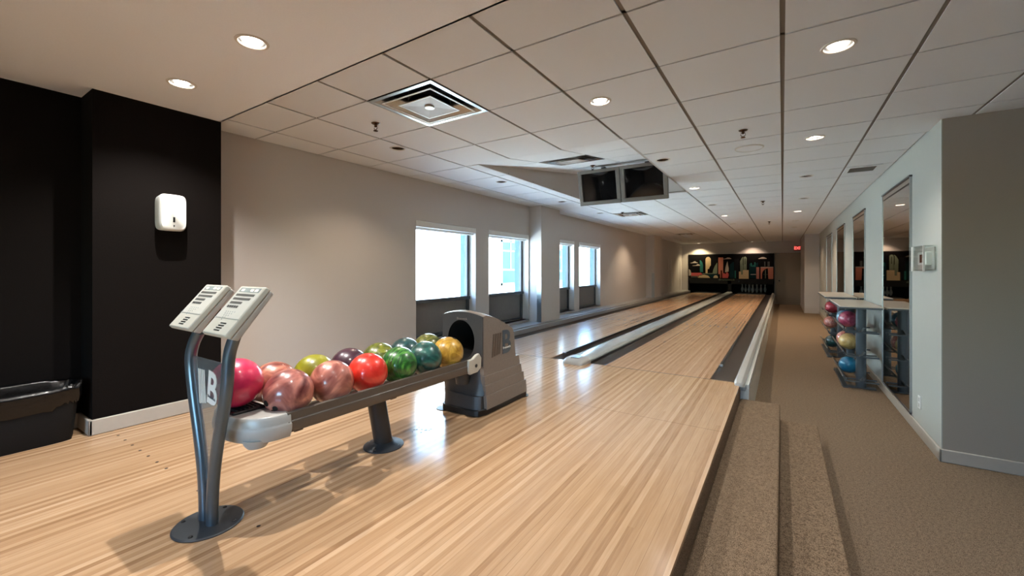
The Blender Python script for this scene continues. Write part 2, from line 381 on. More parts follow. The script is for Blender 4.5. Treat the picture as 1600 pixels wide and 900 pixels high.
# windows
wl = ['widest window nearest the ball return', 'second window, just before the wall pier', 'third window, half hidden behind the pier', 'farthest window with a tree outside']
for i, (a, b) in enumerate(WIN):
    wn = struct(thing('window_%d' % (i+1), wl[i], 'window', (XW-.16, (a+b)/2, SZ))); del wn['category']
    x = XW-.14
    f = MB()
    f.box(x-.04, x+.015, a, a+.05, SZ, WT).box(x-.04, x+.015, b-.055, b, SZ, WT).box(x-.04, x+.015, a, b, WT-.05, WT).box(x-.04, x+.015, a, b, SZ, SZ+.04)
    f.box(x-.05, x+.035, a, b, 1.035, 1.085)
    f.build('window_frame', M['frame'], wn, bevel=.004)
    MB().box(XW-.285, XW-.185, b-.035, b+.02, 1.03, WT).build('outer_reveal', M['reveal'], wn)  # cyan cast of the window glass is put into this reveal's colour
    MB().box(x-.03, x-.012, a+.05, b-.055, SZ+.04, 1.035).build('infill_panel', M['infill'], wn)
    MB().quad((x-.017, a+.05, 1.085), (x-.017, b-.055, 1.085), (x-.017, b-.055, WT-.05), (x-.017, a+.05, WT-.05)).build('pane', M['glass'], wn, smooth=False)
    s_ = MB().box(XW-.12, XW+.02, a, b, SZ-.02, SZ).build('window_sill', M['sill'], wn, bevel=.003)
    bl = thing('roller_blind', ['rolled white blind above the widest window nearest the ball return', 'rolled white blind above the second window beside the pier', 'rolled white blind above the window just past the pier', 'rolled white blind above the farthest window'][i], 'roller blind', (XW-.04, (a+b)/2, 2.06), 'rolled blinds above the windows')
    MB().box(XW-.045, XW+.012, a, b, 2.06, 2.14).build('cassette', M['white'], bl, bevel=.006)
    MB().tube([(XW-.07, a+.01, 2.055), (XW-.07, b-.01, 2.055)], .028, 14).build('fabric_roll', M['white'], bl)
    pl = bpy.data.lights.new('window_portal', 'AREA'); pl.shape = 'RECTANGLE'; pl.size = b-a; pl.size_y = 1.0; pl.cycles.is_portal = True
    po = bpy.data.objects.new('window_portal', pl); C.objects.link(po); po.location = (XW-.24, (a+b)/2, 1.56)
    po.rotation_euler = Vector((1, 0, 0)).to_track_quat('-Z', 'Z').to_euler()
wn = struct(thing('window_5', 'window in the wall behind the viewer', 'window', (-.5, YB-.1, 1.3))); del wn['category']
f = MB().box(-1.9, .6, YB-.14, YB-.08, 1.1, 1.15).box(-1.9, .6, YB-.14, YB-.08, 2.30, 2.35)
for x in (-1.9, -1.1, -.3, .55): f.box(x, x+.05, YB-.14, YB-.08, 1.1, 2.35)
f.build('window_frame', M['frame'], wn)
MB().quad((-1.88, YB-.11, 1.12), (.58, YB-.11, 1.12), (.58, YB-.11, 2.33), (-1.88, YB-.11, 2.33)).build('pane', M['glass'], wn, smooth=False)

pl = bpy.data.lights.new('window_portal', 'AREA'); pl.shape = 'RECTANGLE'; pl.size = 2.5; pl.size_y = 1.25; pl.cycles.is_portal = True
po = bpy.data.objects.new('window_portal', pl); C.objects.link(po); po.location = (-.65, YB-.16, 1.72); po.rotation_euler = (PI/2, 0, 0)
# outside
struct(MB().box(-40, XW-.36, -30, 60, -1.7, -1.5).build('ground', M['ground'], smooth=False), 'pale paving below the windows')  # paving made pale to bounce daylight up through the windows
bd = thing('neighbouring_building', 'white rendered building seen through the windows', 'building', (-12, 8, -1.5))
MB().box(-14, -10, -2, 22.3, -1.5, 5).build('wall', M['rend'], bd, smooth=False)
for (y0, y1, z0, z1, has) in ((14.45, 15.9, .8, 2.75, 1), (19.5, 20.8, .8, 2.6, 0)):
    q = MB(); q.box(-10.0, -9.95, y0, y0+.1, z0, z1).box(-10, -9.95, y1-.1, y1, z0, z1).box(-10, -9.95, y0, y1, z0, z0+.1).box(-10, -9.95, y0, y1, z1-.1, z1).box(-10, -9.94, y0, y1, (z0+z1)/2-.35, (z0+z1)/2-.27)
    q.box(-10, -9.95, (y0+y1)/2-.04, (y0+y1)/2+.04, (z0+z1)/2-.27, z1)
    q.box(-10, -9.96, y0, y1, z1-.5, z1-.44)
    wq = q.build('window', M['palef'], bd); MB().box(-10, -9.97, y0, y1, z0, z1).build('pane', M['tealglass'], wq)
rnd = random.Random(3)
tr = thing('garden_tree', 'leafy green tree outside the farthest window', 'tree', (-9.0, 24.4, -1.5))
MB().tube([(-9.0, 24.4, -1.5), (-8.95, 24.35, -.5), (-9.0, 24.4, 1), (-8.9, 24.3, 2.2)], [.16, .13, .09, .03], 10).build('trunk', M['bark'], tr)
lm = MB()
for k in range(1500):
    p = Vector((rnd.gauss(0, .45), max(-1.6, rnd.gauss(0, .8)), rnd.gauss(0, .85)))+Vector((-8.9, 24.9, 1.3)); p.x = max(p.x, -9.85); d = Vector((rnd.uniform(-1, 1), rnd.uniform(-1, 1), rnd.uniform(-1, 1))).normalized()
    e = d.cross(Vector((0, 0, 1))).normalized()
    lm.bm.faces.new([lm.bm.verts.new(p+q) for q in (d*-.07, e*.035, d*.07, e*-.035)])
lm.build('foliage', M['leaf'], tr, smooth=False)

# ------------------------------------------------------------------ ceiling
GX0, GY0, G = -3.042, 1.267, .6085
RX0, RX1 = -2.86, GX0+3*G-.002; RY0, RY1 = GY0+4*G-.01, GY0+9*G
COLA = [(-1.07, 2.77, 'lit'), (-1.08, 4.63, 'off'), (-1.07, 6.50, 'lit'), (-1.075, 8.37, 'off'), (-1.07, 10.24, 'lit'), (-1.08, 12.2, 'off'), (-1.07, 14.15, 'off'), (-1.07, 16.1, 'off')]
COLB = [(.247, 2.77, 'lit'), (.243, 4.585, 'lit'), (.255, 6.43, 'off'), (.30, 8.43, 'off'), (.26, 10.25, 'lit'), (.268, 12.2, 'off'), (.28, 14.15, 'off'), (.27, 16.1, 'off')]
COLC = [(-3.14, 2.78, 'dim'), (-3.17, 4.60, 'off'), (-3.22, 6.54, 'off'), (-3.22, 8.33, 'off'), (-3.25, 12.27, 'off')]
WASH = [(-3.22, 20.62, 'wash'), (-1.10, 20.62, 'wash')]
DRY = [(-2.287, 1.058, 'lit'), (-3.169, 1.052, 'lit'), (-1.07, .95, 'lit'), (.25, .95, 'lit'), (-2.287, -.9, 'lit'), (-.6, -1.2, 'lit'), (1.9, .9, 'off')]  # lit ones after the first pair are unseen, added for illumination
LR = .062
allc = [(x, y, LR+.004) for L_ in (COLA, COLB, COLC, WASH) for x, y, _ in L_]
DIFF = [(GX0+G, GY0+G), (GX0, GY0+12*G), (GX0, GY0+22*G)]
GRILLE = (GX0+6*G+.03, GY0+8*G)
mt = MB(); mg = MB()
ny = int((FAR-GY0)/G)+1
for i in range(-2, 12):
    for j in range(0, ny):
        x0, x1 = GX0+i*G, GX0+(i+1)*G; y0, y1 = GY0+j*G, GY0+(j+1)*G
        x0, x1 = max(x0, XW), min(x1, XRR); y0, y1 = max(y0, 1.50), min(y1, FAR)
        if x1-x0 < .03 or y1-y0 < .03: continue
        if y0 > YR and x0 > XR: continue
        if y0 > YR-.02: x1 = min(x1, XR)
        if x1-x0 < .03: continue
        if any(abs(x0-a) < .1 and abs(y0-b) < .1 for a, b in DIFF): continue
        # recess for the monitors
        if y0 > RY0-.05 and y1 < RY1+.05:
            if x0 >= RX0-.02 and x1 <= RX1+.02: continue
            if x0 < RX0 < x1: x1 = RX0
        g, gx = .007, .011
        hs = [c for c in allc if x0+gx < c[0]-c[2] and c[0]+c[2] < x1-gx and y0+g < c[1]-c[2] and c[1]+c[2] < y1-g]
        mt.holed(x0+gx, x1-gx, y0+g, y1-g, H, hs)
        a = (x0+gx, x1-gx, y0+g, y1-g)
        for (p, q) in (((a[0], a[2]), (a[1], a[2])), ((a[1], a[2]), (a[1], a[3])), ((a[1], a[3]), (a[0], a[3])), ((a[0], a[3]), (a[0], a[2]))):
            v = [mt.bm.verts.new(t) for t in ((p[0], p[1], H), (q[0], q[1], H), (q[0], q[1], H+.012), (p[0], p[1], H+.012))]; mt.bm.faces.new(v)
        # grid bars beyond the tile edges
        mg.box(x0-.012, x0+.012, y0, y1, H+.007, H+.02); mg.box(x0, x1, y0-.012, y0+.012, H+.007, H+.02)
struct(mt.build('ceiling', M['tile'], smooth=False), 'white square tiled ceiling')
struct(mg.build('ceiling.001', M['tbar'], smooth=False), 'grid bars of the tiled ceiling')
struct(MB().box(XW-.3, XRR+.2, YB-.2, FAR+2.5, 3.45, 3.6).build('ceiling.002', M['void'], smooth=False), 'unseen slab added above the ceiling to block the sun')  # unseen slab added to keep the sun from leaking inside
dm = MB()
dm.holed(XW-.02, XRR, YB, 1.50, H-.006, [(x, y, LR+.004) for x, y, _ in DRY])
dm.box(XW-.02, XRR, 1.488, 1.50, H-.006, H+.02)
struct(dm.build('ceiling.003', M['dry'], smooth=False), 'smooth plaster ceiling over the seating end')
# recess: sloping tiles, side faces and far face
SL = .149
def rz(y): return H+SL*(y-RY0)
rm = MB()
xs = [RX0, GX0+G, GX0+2*G, RX1]
D2 = (GX0+G, RY0+G)
for i in range(3):
    for j in range(5):
        if i == 1 and j == 1: continue
        x0, x1 = xs[i]+.007, xs[i+1]-.007; y0, y1 = RY0+j*G+.007, RY0+(j+1)*G-.007
        P = [(x0, y0, rz(y0)), (x1, y0, rz(y0)), (x1, y1, rz(y1)), (x0, y1, rz(y1))]
        rm.hexa(P+[(p[0], p[1], p[2]+.012) for p in P])
struct(rm.build('ceiling.004', M['tile'], smooth=False), 'sloping tiles above the monitors')
rm = MB().hexa([(RX0, RY0, H+.014), (RX1, RY0, H+.014), (RX1, RY1, rz(RY1)+.008), (RX0, RY1, rz(RY1)+.008), (RX0, RY0, H+.03), (RX1, RY0, H+.03), (RX1, RY1, rz(RY1)+.03), (RX0, RY1, rz(RY1)+.03)])
struct(rm.build('ceiling.005', M['tbar'], smooth=False), 'grid behind the sloping tiles')
rm = MB()
rm.prism([(RX0-.02, RY0, H), (RX0-.02, RY1, H), (RX0-.02, RY1, rz(RY1)+.02), (RX0-.02, RY0, H+.02)], (.02, 0, 0))
rm.prism([(RX1, RY0, H), (RX1, RY1, H), (RX1, RY1, rz(RY1)+.02), (RX1, RY0, H+.02)], (.02, 0, 0))
rm.box(RX0-.02, RX1+.02, RY1, RY1+.02, H, rz(RY1)+.02)
struct(rm.build('ceiling.006', M['wall'], smooth=False), 'grey upstand around the monitor recess')

# ================================================================== LANES
for nm, x0, x1, lb in (('left', -3.408, -2.35, 'bowling lane beside the windows, maple boards'), ('right', -1.65, -.591, 'bowling lane beside the carpeted walkway, maple boards with a row of small dark marks')):
    t = thing('bowling_lane', lb, 'bowling lane', ((x0+x1)/2, FY, .36), 'maple bowling lanes')
    MB().box(x0, x1, FY, 20.0, .36, PZ).build('lane_surface', M['lane'], t, smooth=False)
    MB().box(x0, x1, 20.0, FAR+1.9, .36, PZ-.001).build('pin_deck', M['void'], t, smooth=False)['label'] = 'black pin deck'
    dq = MB()
    cx = (x0+x1)/2-.018
    for k in range(-3, 4): dq.prism([(cx+k*.1355+dx, 8.58+dy, PZ) for dx, dy in ((-.016, -.09), (0, -.07), (.016, -.09), (.014, .02), (0, .12), (-.014, .02))], (0, 0, .0012))
    for k, dy in ((-2, .9), (-1, 1.0), (1, 1.0), (2, .9)): dq.lathe([(.008, 0), (.008, .0008)], (cx+k*.135, 5.9+dy*.2, PZ), 10)
    dq.build('guide_dots', M['speck'], t)['kind'] = 'stuff'
def gutter(x0, x1, lb, flat=False):
    g = MB(); n = 12; P = []
    for k in range(n+1):
        a = PI*k/n; P.append(((x0+x1)/2-(x1-x0)/2*math.cos(a), PZ-.012-(.03 if flat else .055)*math.sin(a)))
    prof = P+[(x1, .30), (x0, .30)]
    g.prism([(x, FY, z) for x, z in prof], (0, 20.85-FY, 0))
    return tag(g.build('lane_gutter', M['gutter']), lb, 'gutter', 'dark lane gutters')
gutter(-3.638, -3.409, 'dark gutter between the window ledge and the left lane')
gutter(-2.349, -2.10, 'dark gutter on the window side of the grey centre divider', True)
gutter(-1.859, -1.651, 'dark gutter on the walkway side of the grey centre divider', True)
gutter(-.590, -.372, 'dark gutter beside the white side panel', True)
struct(MB().box(-3.64, -.36, FY-.001, FY+.01, .2, PZ-.004).box(-2.12, -1.85, FY, 20.8, .2, .44).build('trim_7', M['blackp'], smooth=False), 'black end of the approach deck')
# centre divider with its rounded nose
t = thing('lane_divider', 'long pale grey divider between the two lanes with a rounded nose', 'lane divider', (-1.98, 4.3, PZ))
def dsec(y, w_, h, z0=PZ-.01):
    c = -1.98
    return [(c-w_, y, z0), (c-w_, y, z0+h*.55), (c-w_*.86, y, z0+h*.85), (c-w_*.6, y, z0+h), (c+w_*.6, y, z0+h), (c+w_*.86, y, z0+h*.85), (c+w_, y, z0+h*.55), (c+w_, y, z0)]
d = MB(); R = []
for y, w_, h in ((4.50, .127, .062), (8, .127, .062), (14, .127, .062), (20.8, .127, .062)): R.append([d.bm.verts.new(p) for p in dsec(y, w_, h)])
d.loft(R); d.build('capping', M['cap'], t, bevel=.004)
d = MB(); R = []
for y, w_, h in ((4.265, .085, .028), (4.275, .112, .045), (4.30, .126, .062), (4.36, .134, .074), (4.50, .134, .074)): R.append([d.bm.verts.new(p) for p in dsec(y, w_, h)])
d.loft(R); d.build('nose', M['greyp'], t, bevel=.006, seg=3)
MB().box(-2.03, -1.93, 4.34, 4.44, PZ+.062, PZ+.068).build('nose_badge', M['steel'], t, bevel=.002)
# ball rails in the gutters
t = thing('bumper_rail', 'thin dark bumper rod in the gutter beside the walkway', 'bumper rail', (-.555, 5.3, PZ))
MB().tube([(-.575, 5.15, PZ-.005), (-.575, 12, PZ-.005), (-.575, 20, PZ-.005)], .011, 8).build('rod', M['blackp'], t)
MB().box(-.588, -.553, 5.13, 5.18, PZ-.015, PZ+.008).build('bracket', M['steel'], t, bevel=.004)
t = thing('bumper_rail', 'thin dark bumper rod left of the centre divider', 'bumper rail', (-2.2, 4.9, PZ))
MB().tube([(-2.33, 4.8, PZ-.002), (-2.33, 12, PZ-.002), (-2.33, 20, PZ-.002)], .011, 8).build('rod', M['blackp'], t)
MB().box(-2.35, -2.31, 4.78, 4.82, PZ-.01, PZ+.012).build('bracket', M['steel'], t, bevel=.004)
# side panel to the walkway
t = thing('lane_side_panel', 'glossy white panel and rail along the outer side of the right lane', 'side panel', (-.31, 4.35, 0))
MB().box(-.350, -.262, FY+.012, 20.8, 0, .42).build('panel', M['panel'], t, smooth=False)
p = MB(); R = []
for y, w_, h in ((4.325, .018, .02), (4.335, .034, .042), (4.38, .042, .058), (4.6, .042, .06), (20.8, .042, .06)):
    c = -.334
    R.append([p.bm.verts.new(q) for q in ((c-w_, y, PZ-.012), (c-w_, y, PZ-.012+h*.6), (c-w_*.55, y, PZ-.012+h), (c+w_*.55, y, PZ-.012+h), (c+w_, y, PZ-.012+h*.6), (c+w_, y, PZ-.012))])
p.loft(R); p.build('rail_cap', M['greyp'], t, bevel=.004)
MB().box(-.330, -.285, 4.36, 4.47, PZ-.05, PZ-.012).build('end_bracket', M['steel'], t, bevel=.004)
MB().box(-.262, -.256, FY+.02, 20.8, .39, .405).build('molding', M['steel'], t, smooth=False)
# masking unit with the mural
t = thing('masking_unit', 'black masking unit with a pastel skyline mural over the pins', 'masking unit', (-2.0, 20.8, PZ))
ym = 20.85; X0, X1 = -3.71, -.285
MB().box(X0, X1, ym, FAR-.002, .83, 2.175).box(X0, X0+.05, ym, FAR-.002, PZ-.1, .98).box(X1-.04, X1, ym, FAR-.002, PZ-.1, .98).box(-2.05, -1.91, ym, FAR-.002, .42, .98).build('frame', M['void'], t)
def mx(px): return X0+.0+(px-160)/1345*(X1-X0)
def mz(py): return 2.165-(py-130)/380*1.10
mu = MB(); keys = list(MM.keys())
def shp(key, pts, d=.004):
    mu.mi = keys.index(key); mu.prism([(mx(x), ym-d, mz(y)) for x, y in pts], (0, d-.0005, 0))
def arc(cx, cy, rx, ry, a0, a1, n=12): return [(cx+rx*math.cos(math.radians(a0+(a1-a0)*k/n)), cy-ry*math.sin(math.radians(a0+(a1-a0)*k/n))) for k in range(n+1)]
shp('k', [(172, 140), (1494, 140), (1494, 508), (172, 508)], .002)
shp('pale', [(200, 262), (240, 252), (262, 236), (285, 236), (300, 250), (325, 258), (325, 264), (200, 266)])
shp('pale', [(235, 305), (295, 300), (315, 284), (340, 284), (365, 300), (365, 308), (235, 310)])
shp('teal', [(360, 410), (360, 215), (385, 232), (403, 262), (412, 300), (412, 410)])
shp('cream', arc(497, 215, 44, 47, 180, 0)+[(541, 300), (520, 330), (512, 358), (488, 362), (488, 425), (455, 425), (453, 215)])
shp('sage', [(570, 425), (580, 370), (605, 315), (640, 262), (645, 262), (645, 425)])
shp('pink', [(662, 180), (740, 180), (740, 425), (725, 425), (725, 500), (690, 500), (690, 440), (662, 440)])
shp('pale', [(740, 202), (780, 196), (805, 182), (840, 184), (868, 200), (868, 206), (740, 208)])
shp('pale', [(770, 410), (775, 340), (795, 270), (808, 240), (815, 290), (828, 350), (825, 400)])
shp('coral', [(730, 500), (728, 425), (760, 425), (775, 440), (800, 405), (825, 430), (830, 455), (815, 500)])
shp('maroon', [(700, 380), (724, 380), (724, 500), (700, 500)], .005)
shp('pale', [(170, 500), (170, 360), (200, 380), (212, 420), (212, 500)])
shp('coral', [(212, 468), (212, 420), (380, 420), (400, 440), (400, 468)])
shp('pink', [(170, 500), (170, 470), (330, 468), (330, 500)])
shp('grey', [(215, 500), (215, 474), (322, 474), (322, 500)], .005)
shp('cream', [(330, 500), (350, 455), (440, 450), (500, 468), (530, 500)])
shp('sage', [(400, 440), (400, 430), (640, 424), (640, 436)])
shp('dteal', [(400, 446), (660, 440), (660, 475), (600, 500), (545, 500), (500, 462)], .003)
shp('cream', arc(620, 500, 38, 42, 180, 0))
shp('dk', [(915, 500), (915, 205), (985, 205), (985, 500)])
shp('dteal', [(845, 500), (845, 290), (895, 250), (910, 250), (910, 500)])
shp('teal', [(918, 500), (918, 385), (940, 385), (940, 500)], .005)
shp('sage', [(1005, 400), (1003, 240), (1030, 190), (1050, 175), (1050, 400)])
shp('sage', arc(1078, 200, 24, 28, 180, 0)+[(1102, 380), (1054, 380)])
shp('k', [(1044, 190), (1054, 190), (1054, 300), (1044, 300)], .006)
shp('k', [(1074, 200), (1082, 200), (1082, 290), (1074, 290)], .006)
shp('cream', [(985, 508), (985, 400), (1020, 400), (1020, 376), (1132, 376), (1132, 508)], .005)
shp('sage', [(1018, 445), (1018, 376), (1045, 376), (1045, 445)], .006)
shp('dteal', [(1140, 500), (1140, 275), (1200, 290), (1270, 260), (1270, 330), (1242, 330), (1242, 500)], .003)
shp('teal', [(1160, 320), (1160, 270), (1180, 270), (1180, 310), (1215, 300), (1215, 258), (1235, 258), (1235, 330)], .004)
shp('pale', [(1160, 438), (1240, 436), (1240, 446), (1160, 448)])
shp('pale', [(1275, 205), (1310, 190), (1330, 182), (1360, 184), (1395, 200), (1395, 208), (1275, 210)])
shp('grey', [(1360, 320), (1360, 250), (1378, 250), (1378, 320)]); shp('grey', [(1408, 320), (1408, 250), (1440, 250), (1440, 320)])
shp('rose', [(1245, 508), (1245, 332), (1288, 332), (1288, 508)])
shp('pink', [(1308, 508), (1308, 328), (1490, 328), (1490, 508)])
shp('pale', [(1308, 340), (1308, 328), (1490, 328), (1490, 340)], .005)
shp('k', [(1330, 508), (1330, 440)]+[(1420-90*math.cos(math.radians(a)), 440-90*math.sin(math.radians(a))) for a in (10, 25, 40, 55, 70, 85)]+[(1420, 508)], .006)
shp('grey', [(1345, 445), (1345, 438), (1415, 438), (1415, 445)], .007)
shp('sage', [(1372, 500), (1372, 380), (1384, 370), (1384, 500)], .007)
mu.build('mural', list(MM.values()), t, smooth=False)
text('lettering', 'Brunswick', .115, MM['sage'], t, ((mx(790)), ym-.004, 1.015), (PI/2, 0, 0), .001, sx=1.35, shear=.2)
# pins
pin = thing('bowling_pin', 'white bowling pin standing in the dark pit of the right lane', 'bowling pin', (-1.12, 21.45, PZ), 'pins racked on the right lane')
MB().lathe([(.026, 0), (.029, .01), (.045, .06), (.058, .115), (.056, .145), (.038, .21), (.024, .25), (.0235, .27), (.031, .325), (.032, .345), (.026, .367), (.012, .379), (.001, .381)], n=18).build('body', M['pin'], pin, local=True)
MB().lathe([(.0262, .236), (.0258, .247)], n=18).build('neck_stripe', M['red'], pin, local=True)
for r in range(4):
    for c in range(r+1):
        if r == 0: continue
        dup(pin, (-1.12+(c-r/2)*.305, 21.45+r*.264, PZ))

# ================================================================== BALL RETURN
def pebble(u, v): pass
RT = thing('ball_return', 'grey ball return with hooded lift, long ball rack and round foot', 'ball return', (-2.02, 2.6, PZ))
xl, xr = -2.205, -1.815; xc = (xl+xr)/2
prof = [(2.405, 1.158), (2.44, 1.166), (2.52, 1.148), (2.60, 1.122), (2.685, 1.083), (2.74, 1.058), (2.786, 1.034), (2.812, .998), (2.826, .90), (2.838, .815)]
# shell: curved roof and back
m = MB(); NX = 9; rings = []
for (y, z) in prof+[(2.84, .79)]:
    row = []
    for k in range(NX):
        s_ = -1+2*k/(NX-1); arch = .030*(1-s_*s_) if z > 1.0 else 0
        row.append(m.bm.verts.new((xc+s_*(xr-xl)/2, y, z+arch)))
    rings.append(row)
for a, b in zip(rings, rings[1:]):
    for k in range(NX-1): m.bm.faces.new((a[k], a[k+1], b[k+1], b[k]))
side = [(2.405, .795), (2.43, .60), (2.475, .475), (3.0, .475), (2.995, .56), (2.955, .65), (2.912, .73), (2.905, .79), (2.838, .80)]
for x in (xl, xr):
    v = [m.bm.verts.new((x, y, z)) for y, z in [prof[0]]+side[:1]+[(2.838, .80)]+prof[::-1][:-1]]
    m.bm.faces.new(v)
bmesh.ops.remove_doubles(m.bm, verts=m.bm.verts, dist=.0005)
m.build('hood_shell', M['hoods'], RT, angle=30)
# lower body in overlapping tiers
m = MB()
tiers = [(2.905, .80, .725), (2.93, .725, .655), (2.965, .655, .58), (3.0, .58, .475)]
for i, (yb, zt, zb) in enumerate(tiers):
    g = .003*i
    f0 = 2.407+(.80-zt)*.10; f1 = 2.407+(.80-zb)*.10
    m.hexa([(xl-g, f1, zb), (xr+g, f1, zb), (xr+g, yb, zb), (xl-g, yb, zb), (xl-g, f0, zt), (xr+g, f0, zt), (xr+g, yb-.012, zt), (xl-g, yb-.012, zt)])
m.build('louvred_skirt', M['hoods'], RT, bevel=.003)
# dark front with the ball opening
m = MB(); n = 36; hc = (-2.02, .975); hr = (.128, .15)
top = [(xc+s_*(xr-xl)/2, 1.158+.030*(1-s_*s_)) for s_ in [1-2*k/10 for k in range(11)]]
def fy(z): return 2.397 if z > .78 else 2.397+(.78-z)*.12
out = [(xr-.002, .80), (xr-.002, .95)]+top+[(xl+.002, .95), (xl+.002, .80)]
v = [m.bm.verts.new((x, fy(z), z)) for x, z in out]
h = [m.bm.verts.new((hc[0]+hr[0]*math.cos(2*PI*k/n), fy(1), hc[1]+hr[1]*math.sin(2*PI*k/n))) for k in range(n)]
E = [m.bm.edges.new((v[i], v[(i+1) % len(v)])) for i in range(len(v))]+[m.bm.edges.new((h[i], h[(i+1) % n])) for i in range(n)]
bmesh.ops.triangle_fill(m.bm, use_beauty=True, use_dissolve=False, edges=E)
back = [m.bm.verts.new((p.co.x, p.co.y+.05, p.co.z)) for p in v]
for i in range(len(v)): m.bm.faces.new((v[i], v[(i+1) % len(v)], back[(i+1) % len(v)], back[i]))
m.build('hood_front', M['hoodf'], RT, angle=30)
m = MB(); R = []
for y, k_ in ((fy(1)-.001, 1.0), (fy(1)+.02, .97), (fy(1)+.30, .85)):
    R.append([m.bm.verts.new((hc[0]+hr[0]*k_*math.cos(2*PI*k/n), y, hc[1]+hr[1]*k_*math.sin(2*PI*k/n))) for k in range(n)])
m.loft(R, False); m.bm.faces.new(R[-1]); m.build('ball_opening', M['void'], RT)
# front lower body: curved, waisted
m = MB(); R = []
for z, hw, yf, e in ((.80, .193, 2.397, 0), (.70, .188, 2.405, 0), (.62, .186, 2.40, 0), (.58, .186, 2.39, 0), (.575, .176, 2.378, 0), (.475, .176, 2.368, 0)):
    row = []
    for k in range(13):
        s_ = -1+2*k/12
        row.append(m.bm.verts.new((xc+s_*hw, yf+.03*abs(s_)**6, z)))
    row += [m.bm.verts.new((xc+hw, yf+.1, z)), m.bm.verts.new((xc-hw, yf+.1, z))]
    R.append(row)
m.loft(R); m.build('lift_front', M['hoodf'], RT, angle=30)
m = MB(); m.tube([(xc+.03, 2.37, .80), (xc+.03, 2.365, .66)], [.07, .045], 16, r2=None); m.build('lift_chute', M['hoodf'], RT)
m = MB()
P = [(xc-.17, 2.372), (xc-.15, 2.356), (xc+.14, 2.356), (xc+.175, 2.375), (xc+.197, 2.44), (xc+.200, 3.0), (xc+.18, 3.02), (xc-.18, 3.02), (xc-.197, 3.0), (xc-.19, 2.40)]
m.prism([(x, y, PZ+.004) for x, y in P], (0, 0, .046)); m.build('plinth', M['blackp'], RT, bevel=.006)
for (x, y) in ((xc-.18, 2.40), (xc+.15, 3.0)):
    MB().lathe([(.06, 0), (.06, .004), (.03, .006)], (x, y, PZ), 24).build('foot_plate', M['darkmetal'], RT)
# stripe logo on the side: bars and a bold B
lg = MB(); xx = xr+.0012
for k in range(4):
    y0 = 2.510+k*.030
    lg.prism([(xx, y0-.004, .845+k*.004), (xx, y0+.016, .847+k*.004), (xx, y0+.032, 1.018), (xx, y0+.014, 1.018)], (.002, 0, 0))
lgo = lg.build('logo_stripes', M['logo_s'], RT)
text('logo_letter', 'B', .25, M['logo_d'], RT, (xx+.002, 2.70, .930), (PI/2, 0, PI/2), .0015, offset=.005, sx=.9)
text('logo_wordmark', 'Brunswick', .026, M['logo_w'], RT, (xx+.005, 2.70, .895), (PI/2, 0, PI/2), .0006)
text('hood_wordmark', 'Brunswick', .024, M['hoods'], RT, (xc, 2.3965, 1.135), (PI/2, 0, 0), .0006)
# rack: side rails, floor, centre ridge
def railprof(sx, xi):   # profile (dx, z) outward = sx
    return [(xi, .874), (xi+sx*.018, .872), (xi+sx*.018, .835), (xi+sx*.024, .832), (xi+sx*.026, .80), (xi+sx*.020, .785), (xi+sx*.006, .778), (xi, .785)]
y0r, y1r = .99, 2.335
MB().prism([(x, y0r, z) for x, z in railprof(1, -1.842)], (0, y1r-y0r, 0)).build('side_rail', M['rail'], RT, bevel=.002)
MB().prism([(x, y0r, z) for x, z in railprof(-1, -2.248)], (0, y1r-y0r, 0)).build('side_rail', M['rail'], RT, bevel=.002)
MB().prism([(x, y0r, z) for x, z in ((-2.068, .790), (-2.055, .818), (-2.035, .818), (-2.022, .790), (-2.03, .775), (-2.06, .775))], (0, y1r-y0r, 0)).build('centre_rail', M['rail'], RT, bevel=.002)
m = MB()
for y in (1.05, 1.60, 2.28): MB().box(-2.25, -1.84, y-.02, y+.02, .772, .782).build('cross_brace', M['rail'], RT)
for sx, xx_ in ((1, -1.82), (-1, -2.27)):
    q = MB().prism([(xx_-.012, 2.235, .875), (xx_-.012, 2.225, .80), (xx_-.012, 2.25, .772), (xx_-.012, 2.33, .775), (xx_-.012, 2.37, .80), (xx_-.012, 2.375, .87), (xx_-.012, 2.35, .905), (xx_-.012, 2.32, .90), (xx_-.012, 2.28, .878)], (.024, 0, 0)).build('rail_bracket', M['ivory'], RT, bevel=.006)
    q['label'] = 'pale bracket joining rail and hood'
    MB().tube([(xx_+sx*.010, 2.31, .825), (xx_+sx*.016, 2.31, .825)], .012, 14).build('bracket_bolt', M['darkmetal'], q)
# end cap with vent and blower nozzle
m = MB(); P = []
for k in range(0, 21):
    a = PI*k/20; P.append((-2.045+.231*math.cos(a), .985-.175*math.sin(a)**.8))
P = [(-1.812, 1.005)]+P+[(-2.278, 1.005)]
R = []
for sc, z in ((.80, .755), (.93, .765), (1.0, .80), (1.0, .825), (.97, .832), (.965, .858), (.93, .872)):
    R.append([m.bm.verts.new((-2.045+(x+2.045)*sc, 1.005+(y-1.005)*sc, z)) for x, y in P])
m.loft(R); ec = m.build('end_cap', M['greyp'], RT, bevel=.003, angle=50); ec['label'] = 'light grey rounded end cap of the rack'
m = MB(); m.box(-2.10, -1.985, .842, .978, .868, .884); m.build('hand_dryer_vent', M['blackp'], ec, bevel=.006)
for k in range(7):
    MB().box(-2.09, -1.995, .858+k*.017, .864+k*.017, .884, .889).build('vent_fin', M['darkmetal'], ec)
m = MB(); m.lathe([(.02, -.022), (.038, -.017), (.050, 0), (.055, .02)], (-1.905, .90, .757), 24); m.build('blower_nozzle', M['greyp'], ec)
